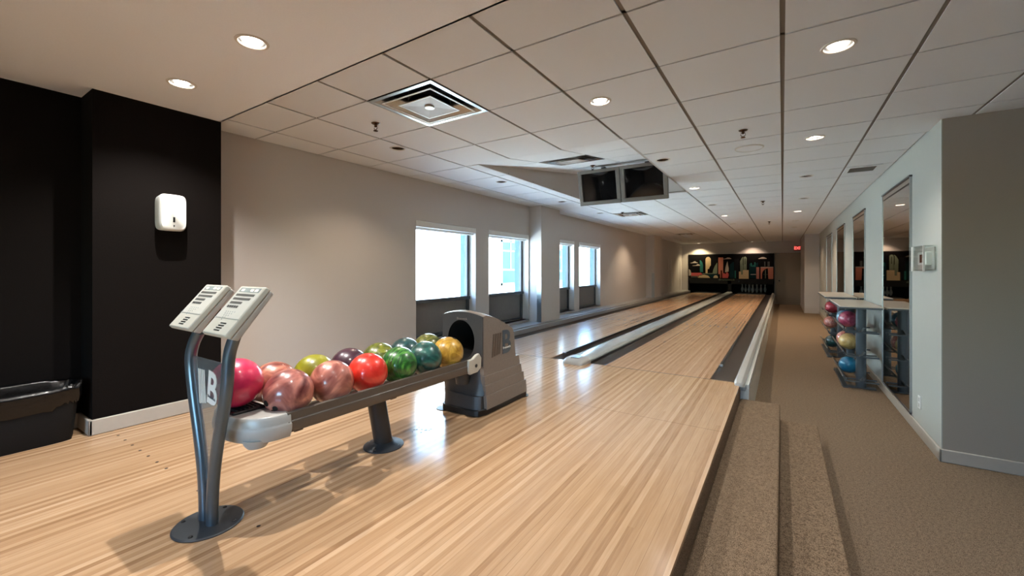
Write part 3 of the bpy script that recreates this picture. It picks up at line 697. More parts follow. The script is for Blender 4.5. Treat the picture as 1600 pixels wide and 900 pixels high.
# pedestal
m = MB(); m.lathe([(.118, 0), (.118, .006), (.105, .012), (.066, .02), (.056, .028)], (-2.035, 1.69, PZ), 40); m.build('foot', M['plate'], RT)
m = MB(); m.tube([(-2.035, 1.69, PZ+.01), (-2.05, 1.635, .78)], .054, 24, up=(0, 1, 0)); m.build('post', M['darkmetal'], RT)
for a in (20, 110, 200, 290):
    MB().lathe([(.007, 0), (.007, .004)], (-2.035+.095*math.cos(math.radians(a)), 1.69+.095*math.sin(math.radians(a)), PZ+.010), 8).build('bolt', M['steel'], RT)

# ================================================================== BALLS
BM = dict(
    pink=marble('ball_pink', (196, 22, 74), (228, 52, 96), scale=14, dist=.5),
    mauve1=marble('ball_mauve_a', (96, 38, 38), (206, 132, 116), (158, 92, 84), 5, 3.0, 3), mauve2=marble('ball_mauve_b', (110, 44, 40), (214, 140, 120), (166, 98, 86), 4.5, 3.2, 3),
    mauve3=marble('ball_mauve_c', (104, 42, 36), (210, 140, 116), (160, 92, 78), 5, 3, 3),
    red=marble('ball_red', (206, 22, 18), (238, 66, 48), scale=6, dist=2),
    green=marble('ball_green', (10, 48, 14), (92, 160, 62), (34, 100, 32), 9, 2, 6, True),
    teal=marble('ball_teal', (14, 46, 42), (48, 112, 98), (26, 78, 72), 9, 2.5), teal2=marble('ball_dark_teal', (10, 36, 40), (32, 84, 84), scale=9, dist=2),
    yellow=marble('ball_yellow', (150, 108, 22), (206, 164, 64), scale=14, dist=2),
    lime=marble('ball_lime', (112, 112, 12), (164, 160, 44), scale=6, dist=2), plum=marble('ball_plum', (34, 16, 26), (78, 44, 62), scale=7, dist=2),
    olive=marble('ball_olive', (54, 66, 12), (134, 138, 44), (96, 102, 24), 10, 3), olive2=marble('ball_olive_dark', (48, 56, 16), (112, 114, 44), scale=12, dist=3),
    rose=marble('ball_rose', (122, 24, 50), (204, 90, 120), scale=8, dist=2.5), sky=marble('ball_sky', (40, 90, 120), (120, 160, 180), scale=8, dist=2),
    straw=marble('ball_straw', (170, 136, 72), (214, 184, 120), scale=8, dist=2), salmon=marble('ball_salmon', (150, 62, 58), (216, 150, 130), scale=14, dist=3),
    blue=marble('ball_blue', (6, 88, 128), (30, 132, 168), scale=8, dist=1.5), crimson=marble('ball_crimson', (150, 28, 50), (206, 70, 84), scale=8, dist=1.5))
def ball(mat, loc, label, holes=None, group=None, r=.108):
    o = MB().sphere((0, 0, 0), r).build('bowling_ball', BM[mat], local=True, angle=180); o.location = loc
    tag(o, label, 'bowling ball', group)
    if holes:
        d0 = Vector(holes).normalized(); a = d0.orthogonal().normalized(); b = d0.cross(a)
        for (p, q) in ((-.12, .12), (.12, .12), (0, -.34)):
            d = (d0+a*p+b*q).normalized()
            MB().tube([d*(r-.01), d*(r+.0008)], .0125 if q > 0 else .0145, 16).build('finger_hole', M['hole'], o, local=True)
    return o
GR = 'bowling balls on the ball return'
fx, fz, bx_, bz = -1.937, .929, -2.155, .929
ball('pink', (-2.062, .887, .995), 'glossy plain pink bowling ball at the end of the rack behind the clear panel', (-.5, .6, -.6), GR)
ball('mauve1', (fx, 1.057, fz), 'marbled mauve bowling ball with two dark holes, front row next to the end cap', (.20, -.62, -.30), GR)
ball('mauve2', (fx, 1.278, fz), 'marbled mauve bowling ball in front row touching the red ball', (-.3, .5, -.8), GR)
ball('red', (fx, 1.498, fz), 'bright red bowling ball in front row', (-.2, .3, -.9), GR)
ball('green', (fx, 1.722, fz), 'streaked bright green bowling ball in front row', (0, .5, -.9), GR)
ball('teal', (fx, 1.942, fz), 'marbled teal bowling ball in front row beside the yellow one', (0, .5, -.9), GR)
ball('yellow', (fx, 2.160, fz), 'mustard yellow bowling ball in front row next to the hood opening', (.1, .45, .9), GR)
ball('mauve3', (bx_, 1.100, fz), 'marbled mauve bowling ball in the back row with a hole near its top', (.12, -.62, .30), GR)
ball('lime', (bx_, 1.318, fz), 'lime yellow bowling ball in back row behind two mauve balls', (0, .5, -.9), GR)
ball('plum', (bx_, 1.536, fz), 'dark plum bowling ball in back row behind the red ball', (0, .5, -.9), GR)
ball('olive', (bx_, 1.754, fz), 'mottled olive and yellow bowling ball in back row behind the bright green ball', (0, .5, -.9), GR)
ball('teal2', (bx_, 1.972, fz), 'dark teal bowling ball in the back row behind the front teal one', (0, .5, -.9), GR)
ball('olive2', (bx_, 2.190, fz), 'dark olive bowling ball in back row nearest the hood', (0, .5, -.9), GR)

# ================================================================== CONSOLE
CN = thing('keypad_console', 'twin keypad console on two curved grey tubes with a clear panel and round base', 'scoring console', (-2.03, .768, PZ))
MB().lathe([(.125, 0), (.127, .004), (.122, .009), (.03, .013)], (-2.03, .768, PZ), 48).build('base_plate', M['plate'], CN)
for a in (35, 125, 215, 305):
    MB().lathe([(.009, 0), (.009, .003), (.005, .007)], (-2.03+.104*math.cos(math.radians(a)), .768+.104*math.sin(math.radians(a)), PZ+.008), 8).build('bolt', M['blackp'], CN)
def smooth_pts(P, n=4):
    out = []; P = [Vector(p) for p in P]
    for i in range(len(P)-1):
        p0, p1, p2, p3 = P[max(i-1, 0)], P[i], P[i+1], P[min(i+2, len(P)-1)]
        for k in range(n):
            t = k/n
            out.append(.5*((2*p1)+(-p0+p2)*t+(2*p0-5*p1+4*p2-p3)*t*t+(-p0+3*p1-3*p2+p3)*t**3))
    return out+[P[-1]]
yS = .767
Ls = [(-2.064, yS, PZ+.008), (-2.068, yS, .54), (-2.085, yS, .66), (-2.125, yS, .80), (-2.172, yS, .94), (-2.202, yS, 1.05), (-2.208, yS, 1.12), (-2.19, yS+.005, 1.18), (-2.15, yS+.012, 1.235)]
Rs = [(-1.996, yS, PZ+.008), (-1.992, yS, .54), (-1.975, yS, .66), (-1.938, yS, .80), (-1.888, yS, .94), (-1.858, yS, 1.05), (-1.850, yS, 1.12), (-1.845, yS+.005, 1.18), (-1.825, yS+.012, 1.235)]
for P in (Ls, Rs):
    MB().tube(smooth_pts(P), .026, 16, up=(0, 1, 0), r2=.022).build('stem', M['stem'], CN)
pz = [.60, .70, .80, .90, 1.0, 1.08, 1.125]
def xat(P, z):
    for a, b in zip(P, P[1:]):
        if a[2] <= z <= b[2]: return a[0]+(b[0]-a[0])*(z-a[2])/(b[2]-a[2])
pan = MB(); pan.prism([(xat(Ls, z)+.01, yS-.003, z) for z in pz]+[(xat(Rs, z)-.01, yS-.003, z) for z in pz[::-1]], (0, .006, 0))
pan = pan.build('clear_panel', M['acry'], CN, smooth=False)
m = MB(); yl = yS-.0055
for k in range(4):
    x0 = -2.118+k*.017
    m.prism([(x0, yl, 1.078), (x0+.010, yl, 1.077), (x0+.024, yl, .93+.003*k), (x0+.013, yl, .932+.003*k)], (0, .0015, 0))
m.build('logo_stripes', M['logo_w'], pan, smooth=False)
text('logo_letter', 'B', .19, M['logo_w'], pan, (-1.985, yl+.001, 1.003), (PI/2, .14, 0), .0008, offset=.004, sx=.9)
text('logo_wordmark', 'Brunswick', .017, M['logo_d'], pan, (-1.985, yl-.001, .972), (PI/2, .14, 0), .0004)
def keypad(xL, wd=.213):
    root = bpy.data.objects.new('keypad', None); C.objects.link(root); root.parent = CN
    org = Vector((xL, .70, 1.258)); root.location = org-wloc(CN)
    U = Vector((1, 0, 0)); W = Vector((0, .634, .773)); N = Vector((0, -.773, .634)); L = .232
    def q(u, w_, n_): return U*u+W*w_+N*n_
    def bx(mb, u0, u1, w0, w1, n0, n1):
        mb.hexa([q(u0, w0, n0), q(u1, w0, n0), q(u1, w1, n0), q(u0, w1, n0), q(u0, w0, n1), q(u1, w0, n1), q(u1, w1, n1), q(u0, w1, n1)])
    m = MB()   # front half
    m.hexa([q(0, 0, -.022), q(wd, 0, -.022), q(wd, L, -.022), q(0, L, -.022), q(.006, .002, 0), q(wd-.006, .002, 0), q(wd-.004, L-.002, 0), q(.004, L-.002, 0)])
    c = m.build('case_front', M['ivory'], root, bevel=.005, seg=3, local=True)
    m = MB()   # rear half swells under the lower end
    m.hexa([q(.004, .012, -.052), q(wd-.004, .012, -.052), q(wd-.004, L-.006, -.044), q(.004, L-.006, -.044), q(.002, .002, -.0235), q(wd-.002, .002, -.0235), q(wd-.002, L-.002, -.0235), q(.002, L-.002, -.0235)])
    m.build('case_back', M['greyp'], root, bevel=.006, seg=3, local=True)
    m = MB(); bx(m, .012, wd-.012, L*.33, L-.010, 0, .0006); m.build('overlay', M['greyp2'], root, local=True)
    m = MB(); bx(m, .028, wd-.022, L-.032, L-.012, .0004, .0016); d = m.build('display', M['lcd'], root, local=True)
    m = MB()
    for u in (.045, .12, .155): bx(m, u, u+.020, L-.028, L-.018, .0014, .0022)
    m.build('display_light', M['amber'], d, local=True)
    for r in range(4):
        n_ = (14, 13, 9, 5)[r]; u0 = .030+.002*r; m = MB(); stp = (wd-.062)/14*(1 if r < 3 else 1.7)
        for k in range(n_): bx(m, u0+k*stp, u0+k*stp+stp*.68, L-.052-r*.019, L-.042-r*.019, .0006, .0020)
        m.build('key_row', M['key2'] if r == 3 else M['key'], root, local=True)
    m = MB()
    for r in range(5):
        for k in range(5-r): m.tube([q(.062+k*.018+r*.004, L-.128-r*.009, .0004), q(.062+k*.018+r*.004, L-.128-r*.009, .0012)], .0026, 8)
    m.build('pin_diagram', M['lcd'], root, local=True)
    m = MB()
    for k in range(4):
        bx(m, .086+k*.003, .132+k*.003, .018+k*.0105, .0225+k*.0105, .0002, .0010)
    m.build('speaker_slots', M['blackp'], root, local=True)
    m = MB(); bx(m, .008, wd-.008, L*.315, L*.325, 0, .0012); m.build('overlay_edge', M['greyp'], root, local=True)
keypad(-2.262); keypad(-1.925)

# ================================================================== DEVICES ON WALLS
t = thing('soap_dispenser', 'white wall dispenser on the dark brown pier', 'dispenser', (-3.70, 1.16, 1.78))
m = MB(); R = []
for x, k_ in ((-3.74, .94), (-3.70, .97), (-3.655, 1.0), (-3.632, .965), (-3.622, .90)):
    R.append(m.ring(Vector((x, 1.158, 1.908)), Vector((0, 1, 0)), Vector((0, 0, 1)), .079*k_, .131*k_, 40, 6))
m.loft(R); m.build('housing', M['white'], t, angle=50)
MB().box(-3.624, -3.620, 1.152, 1.164, 1.838, 1.875).build('level_window', M['blackp'], t)
MB().box(-3.624, -3.620, 1.155, 1.161, 1.808, 1.818).build('status_light', M['blackp'], t)
m = MB()
for k in range(7): m.box(-3.6225, -3.6215, 1.125+k*.0095, 1.132+k*.0095, 1.965, 1.975)
m.build('brand_mark', M['greyp'], t)
t = thing('thermostat', 'thermostat under a clear plastic guard on the pale right wall', 'thermostat', (XR, 4.95, 1.49))
MB().box(XR-.012, XR, 4.70, 5.27, 1.50, 1.69).build('wall_plate', M['greyp'], t, bevel=.004)
MB().box(XR-.045, XR-.010, 4.76, 5.02, 1.54, 1.65).build('control_unit', M['white'], t, bevel=.004)
MB().box(XR-.047, XR-.044, 4.82, 4.95, 1.56, 1.63).build('display', M['screen'], t)
g = MB(); x0, ya, yb, za, zb = XR-.08, 4.66, 5.29, 1.49, 1.70
g.quad((x0, ya, za), (x0, yb, za), (x0, yb, zb), (x0, ya, zb)).quad((x0, ya, za), (XR, ya, za), (XR, ya, zb), (x0, ya, zb)).quad((x0, ya, zb), (x0, yb, zb), (XR, yb, zb), (XR, ya, zb))
g.build('clear_guard', M['clear'], t, smooth=False)
MB().box(XR-.086, XR-.074, 5.01, 5.025, 1.485, 1.70).box(XR-.086, XR-.074, 4.66, 4.67, 1.485, 1.70).build('guard_edge', M['white'], t)
t = thing('wall_outlet', 'white wall outlet low on the pale right wall', 'outlet', (XR, 5.17, .24))
MB().box(XR-.007, XR, 5.13, 5.21, .24, .355).build('cover_plate', M['white'], t, bevel=.003)
MB().box(XR-.009, XR-.006, 5.155, 5.185, .255, .29).box(XR-.009, XR-.006, 5.155, 5.185, .305, .34).build('sockets', M['greyp'], t)
# mirrors
ml = ['tall wall mirror nearest the short taupe wall', 'tall wall mirror above the gap between the two racks, second nearest', 'narrow-looking wall mirror above the far ball rack, third nearest', 'farthest tall wall mirror on the right wall']
for i, (a, b) in enumerate(((5.44, 6.77), (8.09, 9.33), (10.52, 11.9), (13.06, 14.48))):
    t = thing('wall_mirror', ml[i], 'mirror', (XR, (a+b)/2, .11), 'tall mirrors on the right wall')
    MB().box(XR-.012, XR-.001, a+.012, b-.012, .125, 2.40).build('mirror_glass', M['mirror'], t, smooth=False)
    f = MB(); f.box(XR-.018, XR, a, a+.014, .11, 2.41).box(XR-.018, XR, b-.014, b, .11, 2.41).box(XR-.018, XR, a, b, .11, .125)
    f.build('frame', M['steel'], t)
    MB().box(XR-.022, XR, a-.01, b+.01, 2.395, 2.412).build('top_channel', M['darkmetal'], t)
    MB().box(XR-.016, XR-.011, a+.014, b-.014, 2.33, 2.338).build('bevel_line', M['darkmetal'], t)
# exit sign and door
t = thing('exit_sign', 'small red exit sign beside the far ceiling', 'exit sign', (.56, FAR-.06, 2.3))
MB().box(.40, .72, FAR-.085, FAR-.03, 2.26, 2.47).build('housing', M['exitbox'], t, bevel=.006)
text('lettering', 'EXIT', .17, M['exitred'], t, (.56, FAR-.087, 2.363), (PI/2, 0, 0), .002, sx=.85, offset=.004)
MB().box(.54, .58, FAR-.04, FAR, 2.34, 2.40).build('mount', M['exitbox'], t)
dr = struct(MB().box(-.20, .60, FAR-.03, FAR, 0, 2.12).build('door_1', M['door'], bevel=.004), 'plain taupe door at the far end')
MB().tube([(-.11, FAR-.03, 1.0), (-.11, FAR-.075, 1.0)], .03, 14).build('door_knob', M['knob'], dr)
struct(MB().box(-.26, -.20, FAR-.04, FAR, 0, 2.18).box(.60, .634, FAR-.04, FAR, 0, 2.18).box(-.26, .634, FAR-.04, FAR, 2.12, 2.18).build('trim_8', M['door']), 'frame of the far door')
# blank framed panels on far left wall
for i, (a, b) in enumerate(((16.2, 18.2), (18.6, 20.5))):
    m = MB().box(XW, XW+.015, a, a+.05, .52, 1.9).box(XW, XW+.015, b-.05, b, .52, 1.9)
    struct(m.build('trim_%d' % (9+i), M['wall']), 'vertical wall moulding near the masking')

# ================================================================== BIN
t = thing('waste_bin', 'black rectangular waste bin lined with a black bag by the dark wall', 'waste bin', (-3.86, .38, PZ))
m = MB(); R = []
yc = .415; xcb = -3.85
for z, hy, hx in ((PZ+.001, .265, .105), (PZ+.02, .270, .11), (.60, .285, .118), (.772, .30, .125)):
    R.append(m.ring(Vector((xcb, yc, z)), Vector((0, 1, 0)), Vector((1, 0, 0)), hy, hx, 48, 7))
m.loft(R, False); m.bm.faces.new(R[0][::-1]); m.build('bin_body', M['bin'], t, angle=60)
m = MB(); R = []; rb = random.Random(5)
jit = [rb.uniform(-.004, .006) for _ in range(96)]
hem = [rb.uniform(-.022, .018) for _ in range(96)]
def bring(z, hy, hx, amp, hm=0):
    r_ = []
    for k in range(96):
        tt = 2*PI*k/96; ct, st = math.cos(tt), math.sin(tt); f = 1+jit[k]*amp
        zz = z+hm*(hem[k]*.6+.018*math.sin(3*tt+.5)+.012*math.sin(7*tt))
        r_.append(m.bm.verts.new((xcb+math.copysign(abs(st)**(2/7), st)*hx*f, yc+math.copysign(abs(ct)**(2/7), ct)*hy*f, zz)))
    return r_
R = [bring(.675, .303, .126, 2.5, 1), bring(.71, .307, .130, 3, .5), bring(.75, .305, .130, 2, .2), bring(.785, .308, .131, 2, .5), bring(.772, .298, .122, 1, .2), bring(.70, .28, .110, 3), bring(.58, .25, .09, 4)]
m.loft(R, False); m.build('bag', M['bag'], t, angle=180)['label'] = 'black plastic bag folded over the rim'

# ================================================================== CEILING FITTINGS
for (a, b, lb) in ((GX0+G, GY0+G, 'large chromed square ceiling diffuser nearest the viewer'), (GX0, GY0+12*G, 'square ceiling diffuser beyond the monitors'), (GX0, GY0+22*G, 'farthest small square ceiling diffuser')):
    c = Vector((a+G/2, b+G/2, H)); t = thing('ceiling_diffuser', lb, 'air diffuser', c, 'square ceiling diffusers')
    def sq(m, h0, z0, h1, z1, dz=.003):
        for k in range(4):
            co_ = [(-1, -1), (1, -1), (1, 1), (-1, 1)]; p, q_ = co_[k], co_[(k+1) % 4]
            P = [(p[0]*h0, p[1]*h0, z0), (q_[0]*h0, q_[1]*h0, z0), (q_[0]*h1, q_[1]*h1, z1), (p[0]*h1, p[1]*h1, z1)]
            m.prism([c+Vector(x) for x in P], (0, 0, dz))
    m = MB(); sq(m, .300, -.004, .27, -.004); sq(m, .27, -.004, .20, .055); m.build('outer_ring', M['steel'], t, smooth=False)
    m = MB(); sq(m, .225, -.012, .14, .05); sq(m, .232, -.012, .225, -.012, .005); m.build('middle_ring', M['chrome'], t, smooth=False)
    m = MB(); sq(m, .145, -.016, .001, -.003); sq(m, .152, -.016, .145, -.016, .005); m.build('inner_plate', M['plate2'], t, smooth=False)
    m = MB(); sq(m, .153, -.017, .143, -.017, .003); sq(m, .235, -.0135, .222, -.0135, .003); m.build('white_lips', M['white'], t, smooth=False)
    MB().lathe([(.035, -.016), (.035, -.008)], c, 24).build('centre_button', M['white'], t)
    m = MB(); m.lathe([(.15, .02), (.15, .14)], c, 32, False); m.lathe([(.001, .14), (.15, .14)], c, 32, False); m.build('duct_neck', M['blackp'], t)
    m = MB(); m.box(c.x-.30, c.x+.30, c.y-.30, c.y+.30, H+.15, H+.17); m.build('plenum_box', M['void'], t)
# diffuser on the slope
a, b = GX0+G+.007, RY0+G+.007; c = Vector((a+G/2-.007, b+G/2-.007, rz(b+G/2)))
t = thing('ceiling_diffuser', 'square ceiling diffuser on the slope in front of the monitors', 'air diffuser', c, 'square ceiling diffusers')
def sqs(name, mat, segs):
    m = MB()
    for h0, z0, h1, z1, dz in segs:
        for k in range(4):
            co_ = [(-1, -1), (1, -1), (1, 1), (-1, 1)]; p, q_ = co_[k], co_[(k+1) % 4]
            P = [(p[0]*h0, p[1]*h0, z0+SL*p[1]*h0), (q_[0]*h0, q_[1]*h0, z0+SL*q_[1]*h0), (q_[0]*h1, q_[1]*h1, z1+SL*q_[1]*h1), (p[0]*h1, p[1]*h1, z1+SL*p[1]*h1)]
            m.prism([c+Vector(x) for x in P], (0, 0, dz))
    m.build(name, mat, t, smooth=False)
sqs('outer_ring', M['chrome'], [(.300, -.004, .27, -.004, .003), (.27, -.004, .20, .03, .003)])
sqs('middle_ring', M['chrome'], [(.225, -.012, .14, .02, .003), (.232, -.012, .225, -.012, .005)])
sqs('inner_plate', M['plate2'], [(.145, -.016, .001, -.006, .003), (.152, -.016, .145, -.016, .005)])
sqs('back_plate', M['void'], [(.30, .04, .001, .04, .003)])
# sprinklers
SPR = [(-2.739, 2.195, H, 'brass ceiling sprinkler near the large chromed diffuser'), (-2.185, 5.381, rz(5.381), 'ceiling sprinkler just in front of the monitors'), (-.278, 4.001, H, 'ceiling sprinkler in front of the round speaker'), (-2.776, 8.45, H, 'ceiling sprinkler beyond the monitors'), (-.282, 8.378, H, 'ceiling sprinkler over the side panel, third along'), (-.271, 12.09, H, 'ceiling sprinkler over the side panel, farthest')]
sp0 = None
for x, y, z, lb in SPR:
    if sp0 is None:
        sp0 = thing('fire_sprinkler', lb, 'sprinkler', (x, y, z), 'ceiling sprinklers')
        MB().lathe([(.035, -.004), (.028, -.010), (.012, -.012), (.011, -.030), (.007, -.034)], n=20).build('escutcheon', M['bronze'], sp0, local=True)
        MB().tube([(-.014, 0, -.024), (-.018, 0, -.045), (0, 0, -.06)], .003, 6).tube([(.014, 0, -.024), (.018, 0, -.045), (0, 0, -.06)], .003, 6).build('frame_arms', M['bronze'], sp0, local=True)
        MB().lathe([(.018, -.066), (.018, -.062)], n=12).build('deflector', M['bronze'], sp0, local=True)
    else: dup(sp0, (x, y, z), lb)
# speaker and grille
t = thing('ceiling_speaker', 'round flush ceiling speaker grille', 'ceiling speaker', (-.27, 4.63, H))
MB().lathe([(.125, 0), (.125, -.006), (.115, -.010), (.112, -.007)], n=48, cap=False).build('rim', M['trim'], t, local=True)
MB().lathe([(.001, -.008), (.112, -.007)], n=48, cap=False).build('grille', M['tile'], t, local=True)
t = thing('return_grille', 'small dark rectangular air grille by the right wall', 'air grille', (.78, 6.33, H))
MB().box(.62, .94, 6.13, 6.19, H-.008, H-.001).box(.62, .94, 6.47, 6.53, H-.008, H-.001).box(.62, .66, 6.19, 6.47, H-.008, H-.001).box(.90, .94, 6.19, 6.47, H-.008, H-.001).build('frame', M['tile'], t)
MB().box(.66, .90, 6.19, 6.47, H-.003, H-.001).build('backing', M['void'], t)
m = MB()
for k in range(9): m.box(.66, .90, 6.20+k*.03, 6.206+k*.03, H-.008, H-.002)
m.build('slats', M['tbar'], t)
# downlights
def make_down(x, y, kind, lb, warm, en):
    z0 = H-.006 if y < 1.5 else H
    t = thing('recessed_downlight', lb, 'downlight', (x, y, z0), 'recessed ceiling downlights')
    MB().lathe([(LR, .010), (LR, -.003), (LR+.004, -.006), (LR+.014, -.004), (LR+.016, 0)], n=32, cap=False).build('trim_ring', M['trim'], t, local=True)
    refl = M['chrome'] if kind in ('lit', 'wash') else M['bronze']  # darker reflector colours in the unlit look of these fittings
    MB().lathe([(LR, .004), (LR-.006, .03), (LR-.014, .07)], n=32, cap=False).build('reflector', refl, t, local=True)
    if kind in ('lit', 'wash'): lp = [(.001, .006), (.018, .008), (.032, .016), (.041, .032), (.046, .06), (.046, .10), (.001, .10)]
    else: lp = [(.001, .068), (LR-.012, .068), (LR-.012, .10), (.001, .10)]
    MB().lathe(lp, n=32).build('lamp', M['lamp'] if kind in ('lit', 'wash') else (M['lampd'] if kind == 'dim' else M['off']), t, local=True)
    if en > 0:
        l = bpy.data.lights.new('spot', 'SPOT'); l.energy = en; l.spot_size = math.radians(124); l.spot_blend = .75; l.shadow_soft_size = .012; l.color = warm
        o = bpy.data.objects.new('spot', l); C.objects.link(o); o.parent = t; o.location = (0, 0, -.014)
def ordn(k): return ['nearest', 'second', 'third', 'fourth', 'fifth', 'sixth', 'seventh', 'eighth'][k]
for k, (x, y, kd) in enumerate(COLA):
    en = {0: E_FRONT, 2: E_MID, 4: E_FAR}.get(k, 14 if k < 5 else (52 if k < 7 else 30))  # dark-faced downlights also get an added spot to brighten the room
    make_down(x, y, kd, ('lit' if kd == 'lit' else 'dark but emitting')+' round downlight, '+ordn(k)+' in the row over the right lane', NEUT if k < 2 else (WARM if k < 4 else FARW), en)
for k, (x, y, kd) in enumerate(COLB):
    en = {0: E_FRONT*.55, 1: E_MID, 4: E_FAR}.get(k, 14 if k < 5 else (52 if k < 7 else 30))  # spots are added under the dark downlights of this row too
    make_down(x, y, kd, ('lit' if kd == 'lit' else 'dark but emitting')+' round downlight, '+ordn(k)+' in the row over the carpet', NEUT if k < 2 else (WARM if k < 4 else FARW), en)
for k, (x, y, kd) in enumerate(COLC):
    make_down(x, y, kd, ('dimly lit' if kd == 'dim' else 'dark but emitting')+' round downlight, '+ordn(k)+' in the row along the window wall', WARM if k < 2 else FARW, (24, 0, 0, 0, 48)[k])  # the last dark one carries an added spot, the others none
for k, (x, y, kd) in enumerate(WASH):
    make_down(x, y, kd, ('downlight washing the end wall above the left of the mural', 'downlight washing the end wall above the middle of the mural')[k], (1, .82, .5) if k == 0 else (1, .74, .55), (80, 34)[k])
dl = ['bright downlight in the smooth ceiling, right of the pair at upper left', 'bright downlight in the smooth ceiling nearest the dark pier', 'added unseen downlight above the viewer over the approach', 'added unseen downlight above the viewer over the steps', 'added unseen downlight behind the viewer near the dark wall', 'added unseen downlight behind the viewer over the deck', 'unlit downlight behind the viewer over the carpet']
for k, (x, y, kd) in enumerate(DRY):
    make_down(x, y, kd, dl[k], NEUT, (E_FRONT*2.2, E_FRONT*1.6, E_FRONT*.4, E_FRONT*.5, E_FRONT*.6, E_FRONT*.5, 0)[k])

# monitors
def monitor(xl_, xr_, lb):
    w_ = xr_-xl_; h_ = .49; t = thing('hanging_monitor', lb, 'monitor', ((xl_+xr_)/2, 5.5, 2.42), 'monitors in the ceiling recess')
    T = math.radians(12)
    def q(u, v, n_):   # u across, v up the face, n_ backwards
        return Vector((xl_+u, 5.60-v*math.sin(T)+n_*math.cos(T), 2.418+v*math.cos(T)+n_*math.sin(T)))
    def bx(m, u0, u1, v0, v1, n0, n1, tp=0):
        m.hexa([q(u0, v0, n0), q(u1, v0, n0), q(u1, v0+tp, n1), q(u0, v0+tp, n1), q(u0, v1, n0), q(u1, v1, n0), q(u1, v1-tp, n1), q(u0, v1-tp, n1)])
    m = MB(); bx(m, 0, w_, 0, .055, 0, .05); bx(m, 0, w_, h_-.045, h_, 0, .05); bx(m, 0, .055, .055, h_-.045, 0, .05); bx(m, w_-.055, w_, .055, h_-.045, 0, .05)
    m.build('bezel', M['tvcase'], t, bevel=.006)
    m = MB(); n = 8; G_ = []
    for i in range(n+1):
        row = []
        for j in range(n+1):
            a, b_ = i/n, j/n; bul = .008*(1-(2*a-1)**2)*(1-(2*b_-1)**2)
            row.append(m.bm.verts.new(q(.053+a*(w_-.106), .053+b_*(h_-.096), .028-bul)))
        G_.append(row)
    for i in range(n):
        for j in range(n): m.bm.faces.new((G_[i][j], G_[i+1][j], G_[i+1][j+1], G_[i][j+1]))
    m.build('screen', M['screen'], t, angle=180)
    m = MB(); m.hexa([q(.01, .01, .05), q(w_-.01, .01, .05), q(w_-.07, .08, .36), q(.07, .08, .36), q(.01, h_-.01, .05), q(w_-.01, h_-.01, .05), q(w_-.07, h_-.13, .36), q(.07, h_-.13, .36)])
    m.build('tube_housing', M['tvcase'], t, bevel=.01)
    m = MB(); m.box((xl_+xr_)/2-.03, (xl_+xr_)/2+.03, 5.72, 5.80, 2.80, 2.97); m.build('hanger', M['darkmetal'], t)
monitor(-2.465, -1.858, 'left grey tube monitor hanging in the ceiling recess')
monitor(-1.848, -1.235, 'right grey tube monitor hanging in the ceiling recess')

# ================================================================== BALL RACKS BY THE RIGHT WALL
def rack(x0, x1, y0, y1, lb):
    t = thing('ball_storage_rack', lb, 'ball rack', ((x0+x1)/2, (y0+y1)/2, 0), 'ball racks under the mirrors')
    tz = 1.044
    MB().box(x0, x1, y0, y1, tz-.028, tz).build('top_shelf', M['racktop'], t, bevel=.008, seg=3)
    MB().box(x0-.004, x1-.01, y0-.004, y1+.004, tz-.034, tz-.012).build('top_edge', M['rackm'], t, bevel=.004)
    for y in (y0+.22, y1-.22):
        m = MB(); R = []
        for z in (.0, tz-.034): R.append(m.ring(Vector((.835, y, z)), Vector((1, 0, 0)), Vector((0, 1, 0)), .052, .045, 28, 3))
        m.loft(R); m.build('post', M['rackm'], t)
        m = MB().box(.64, .98, y-.06, y+.06, 0, .012); m.build('foot_plate', M['rackm'], t, bevel=.004)
    for z in (.735, .435, .125):
        ra = MB().prism([(.635, y0+.05, z+.035), (.648, y0+.05, z+.035), (.670, y0+.05, z-.002), (.685, y0+.05, z-.010), (.685, y0+.05, z-.020), (.662, y0+.05, z-.012)], (0, y1-y0-.1, 0)).prism([(.805, y0+.05, z-.010), (.83, y0+.05, z-.002), (.85, y0+.05, z+.035), (.862, y0+.05, z+.035), (.84, y0+.05, z-.012), (.805, y0+.05, z-.020)], (0, y1-y0-.1, 0))
        for y in (y0+.06, y0+.22, (y0+y1)/2, y1-.22, y1-.09): ra.box(.66, .99, y, y+.03, z-.030, z-.016)
        ra = ra.build('ball_tray', M['rackm'], t)
        MB().tube([(.641, y0+.05, z+.037), (.641, y1-.05, z+.037)], .009, 8).build('tray_rail', M['steel'], ra)
    MB().box(.645, .70, y0+.12, y1-.12, 0, .016).build('floor_runner', M['rackm'], t, bevel=.003)
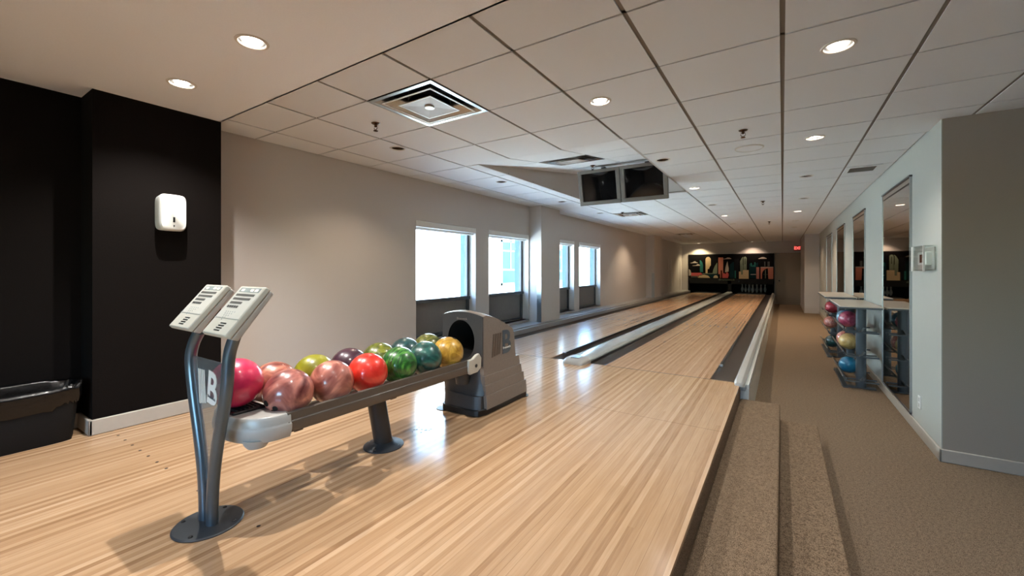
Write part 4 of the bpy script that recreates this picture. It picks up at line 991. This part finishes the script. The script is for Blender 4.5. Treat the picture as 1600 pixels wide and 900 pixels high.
rack(.605, 1.043-.02, 6.60, 8.02, 'slate ball storage rack with pale top nearest the viewer')
rack(.605, 1.043-.02, 8.75, 10.40, 'slate ball storage rack with pale top farther down the right wall')
GB = 'balls stored on the racks'
def rb_(mat, x, y, z, lb): ball(mat, (x, y, z-.012+.108), lb, None, GB)
rb_('rose', .745, 7.16, .735, 'rose marbled ball on the top tray of the nearer rack')
rb_('sky', .745, 7.42, .735, 'pale blue ball on the top tray of the nearer rack, behind the rose ball')
rb_('straw', .745, 7.16, .435, 'straw yellow ball on the middle tray of the nearer rack')
rb_('salmon', .745, 7.43, .435, 'speckled salmon ball on the middle tray of the nearer rack')
rb_('blue', .745, 7.14, .125, 'bright blue ball on the bottom tray of the nearer rack')
rb_('crimson', .745, 9.30, .735, 'crimson ball on the top tray of the farther rack')
rb_('salmon', .745, 9.58, .435, 'small-looking salmon ball on the middle tray of the farther rack')
rb_('teal2', .745, 9.30, .125, 'dark teal ball on the bottom tray of the farther rack')

# ================================================================== FLOOR MARKS
dq = MB()
for k in range(-3, 9):
    if k in (5, 6): continue
    dq.lathe([(.008, 0), (.008, .0008)], (-2.781-.1355*(4-k) + 4*.1355*0, .855, PZ), 10)
dq.lathe([(.008, 0), (.008, .0008)], (-1.835, .874, PZ), 10)
o = dq.build('approach_dots', M['speck']); tag(o, 'row of small dark guide dots set in the approach near the console', 'guide dots')
o['kind'] = 'stuff'
dq = MB(); rk = random.Random(11)
for k in range(26):
    a = rk.uniform(0, 6.3); r_ = abs(rk.gauss(0, .05)); x = -2.02+r_*math.cos(a)*1.2; y = 2.02+r_*math.sin(a)*1.6; s_ = rk.uniform(.0015, .006)
    dq.prism([(x+s_*math.cos(b)*rk.uniform(.6, 1.3), y+s_*math.sin(b)*rk.uniform(.6, 1.3), PZ+.0003) for b in (0, 1, 2, 3, 4, 5)], (0, 0, .0006))
o = dq.build('floor_scuffs', M['speck']); tag(o, 'cluster of small dark scuffs on the boards under the rack', 'scuff marks'); o['kind'] = 'stuff'
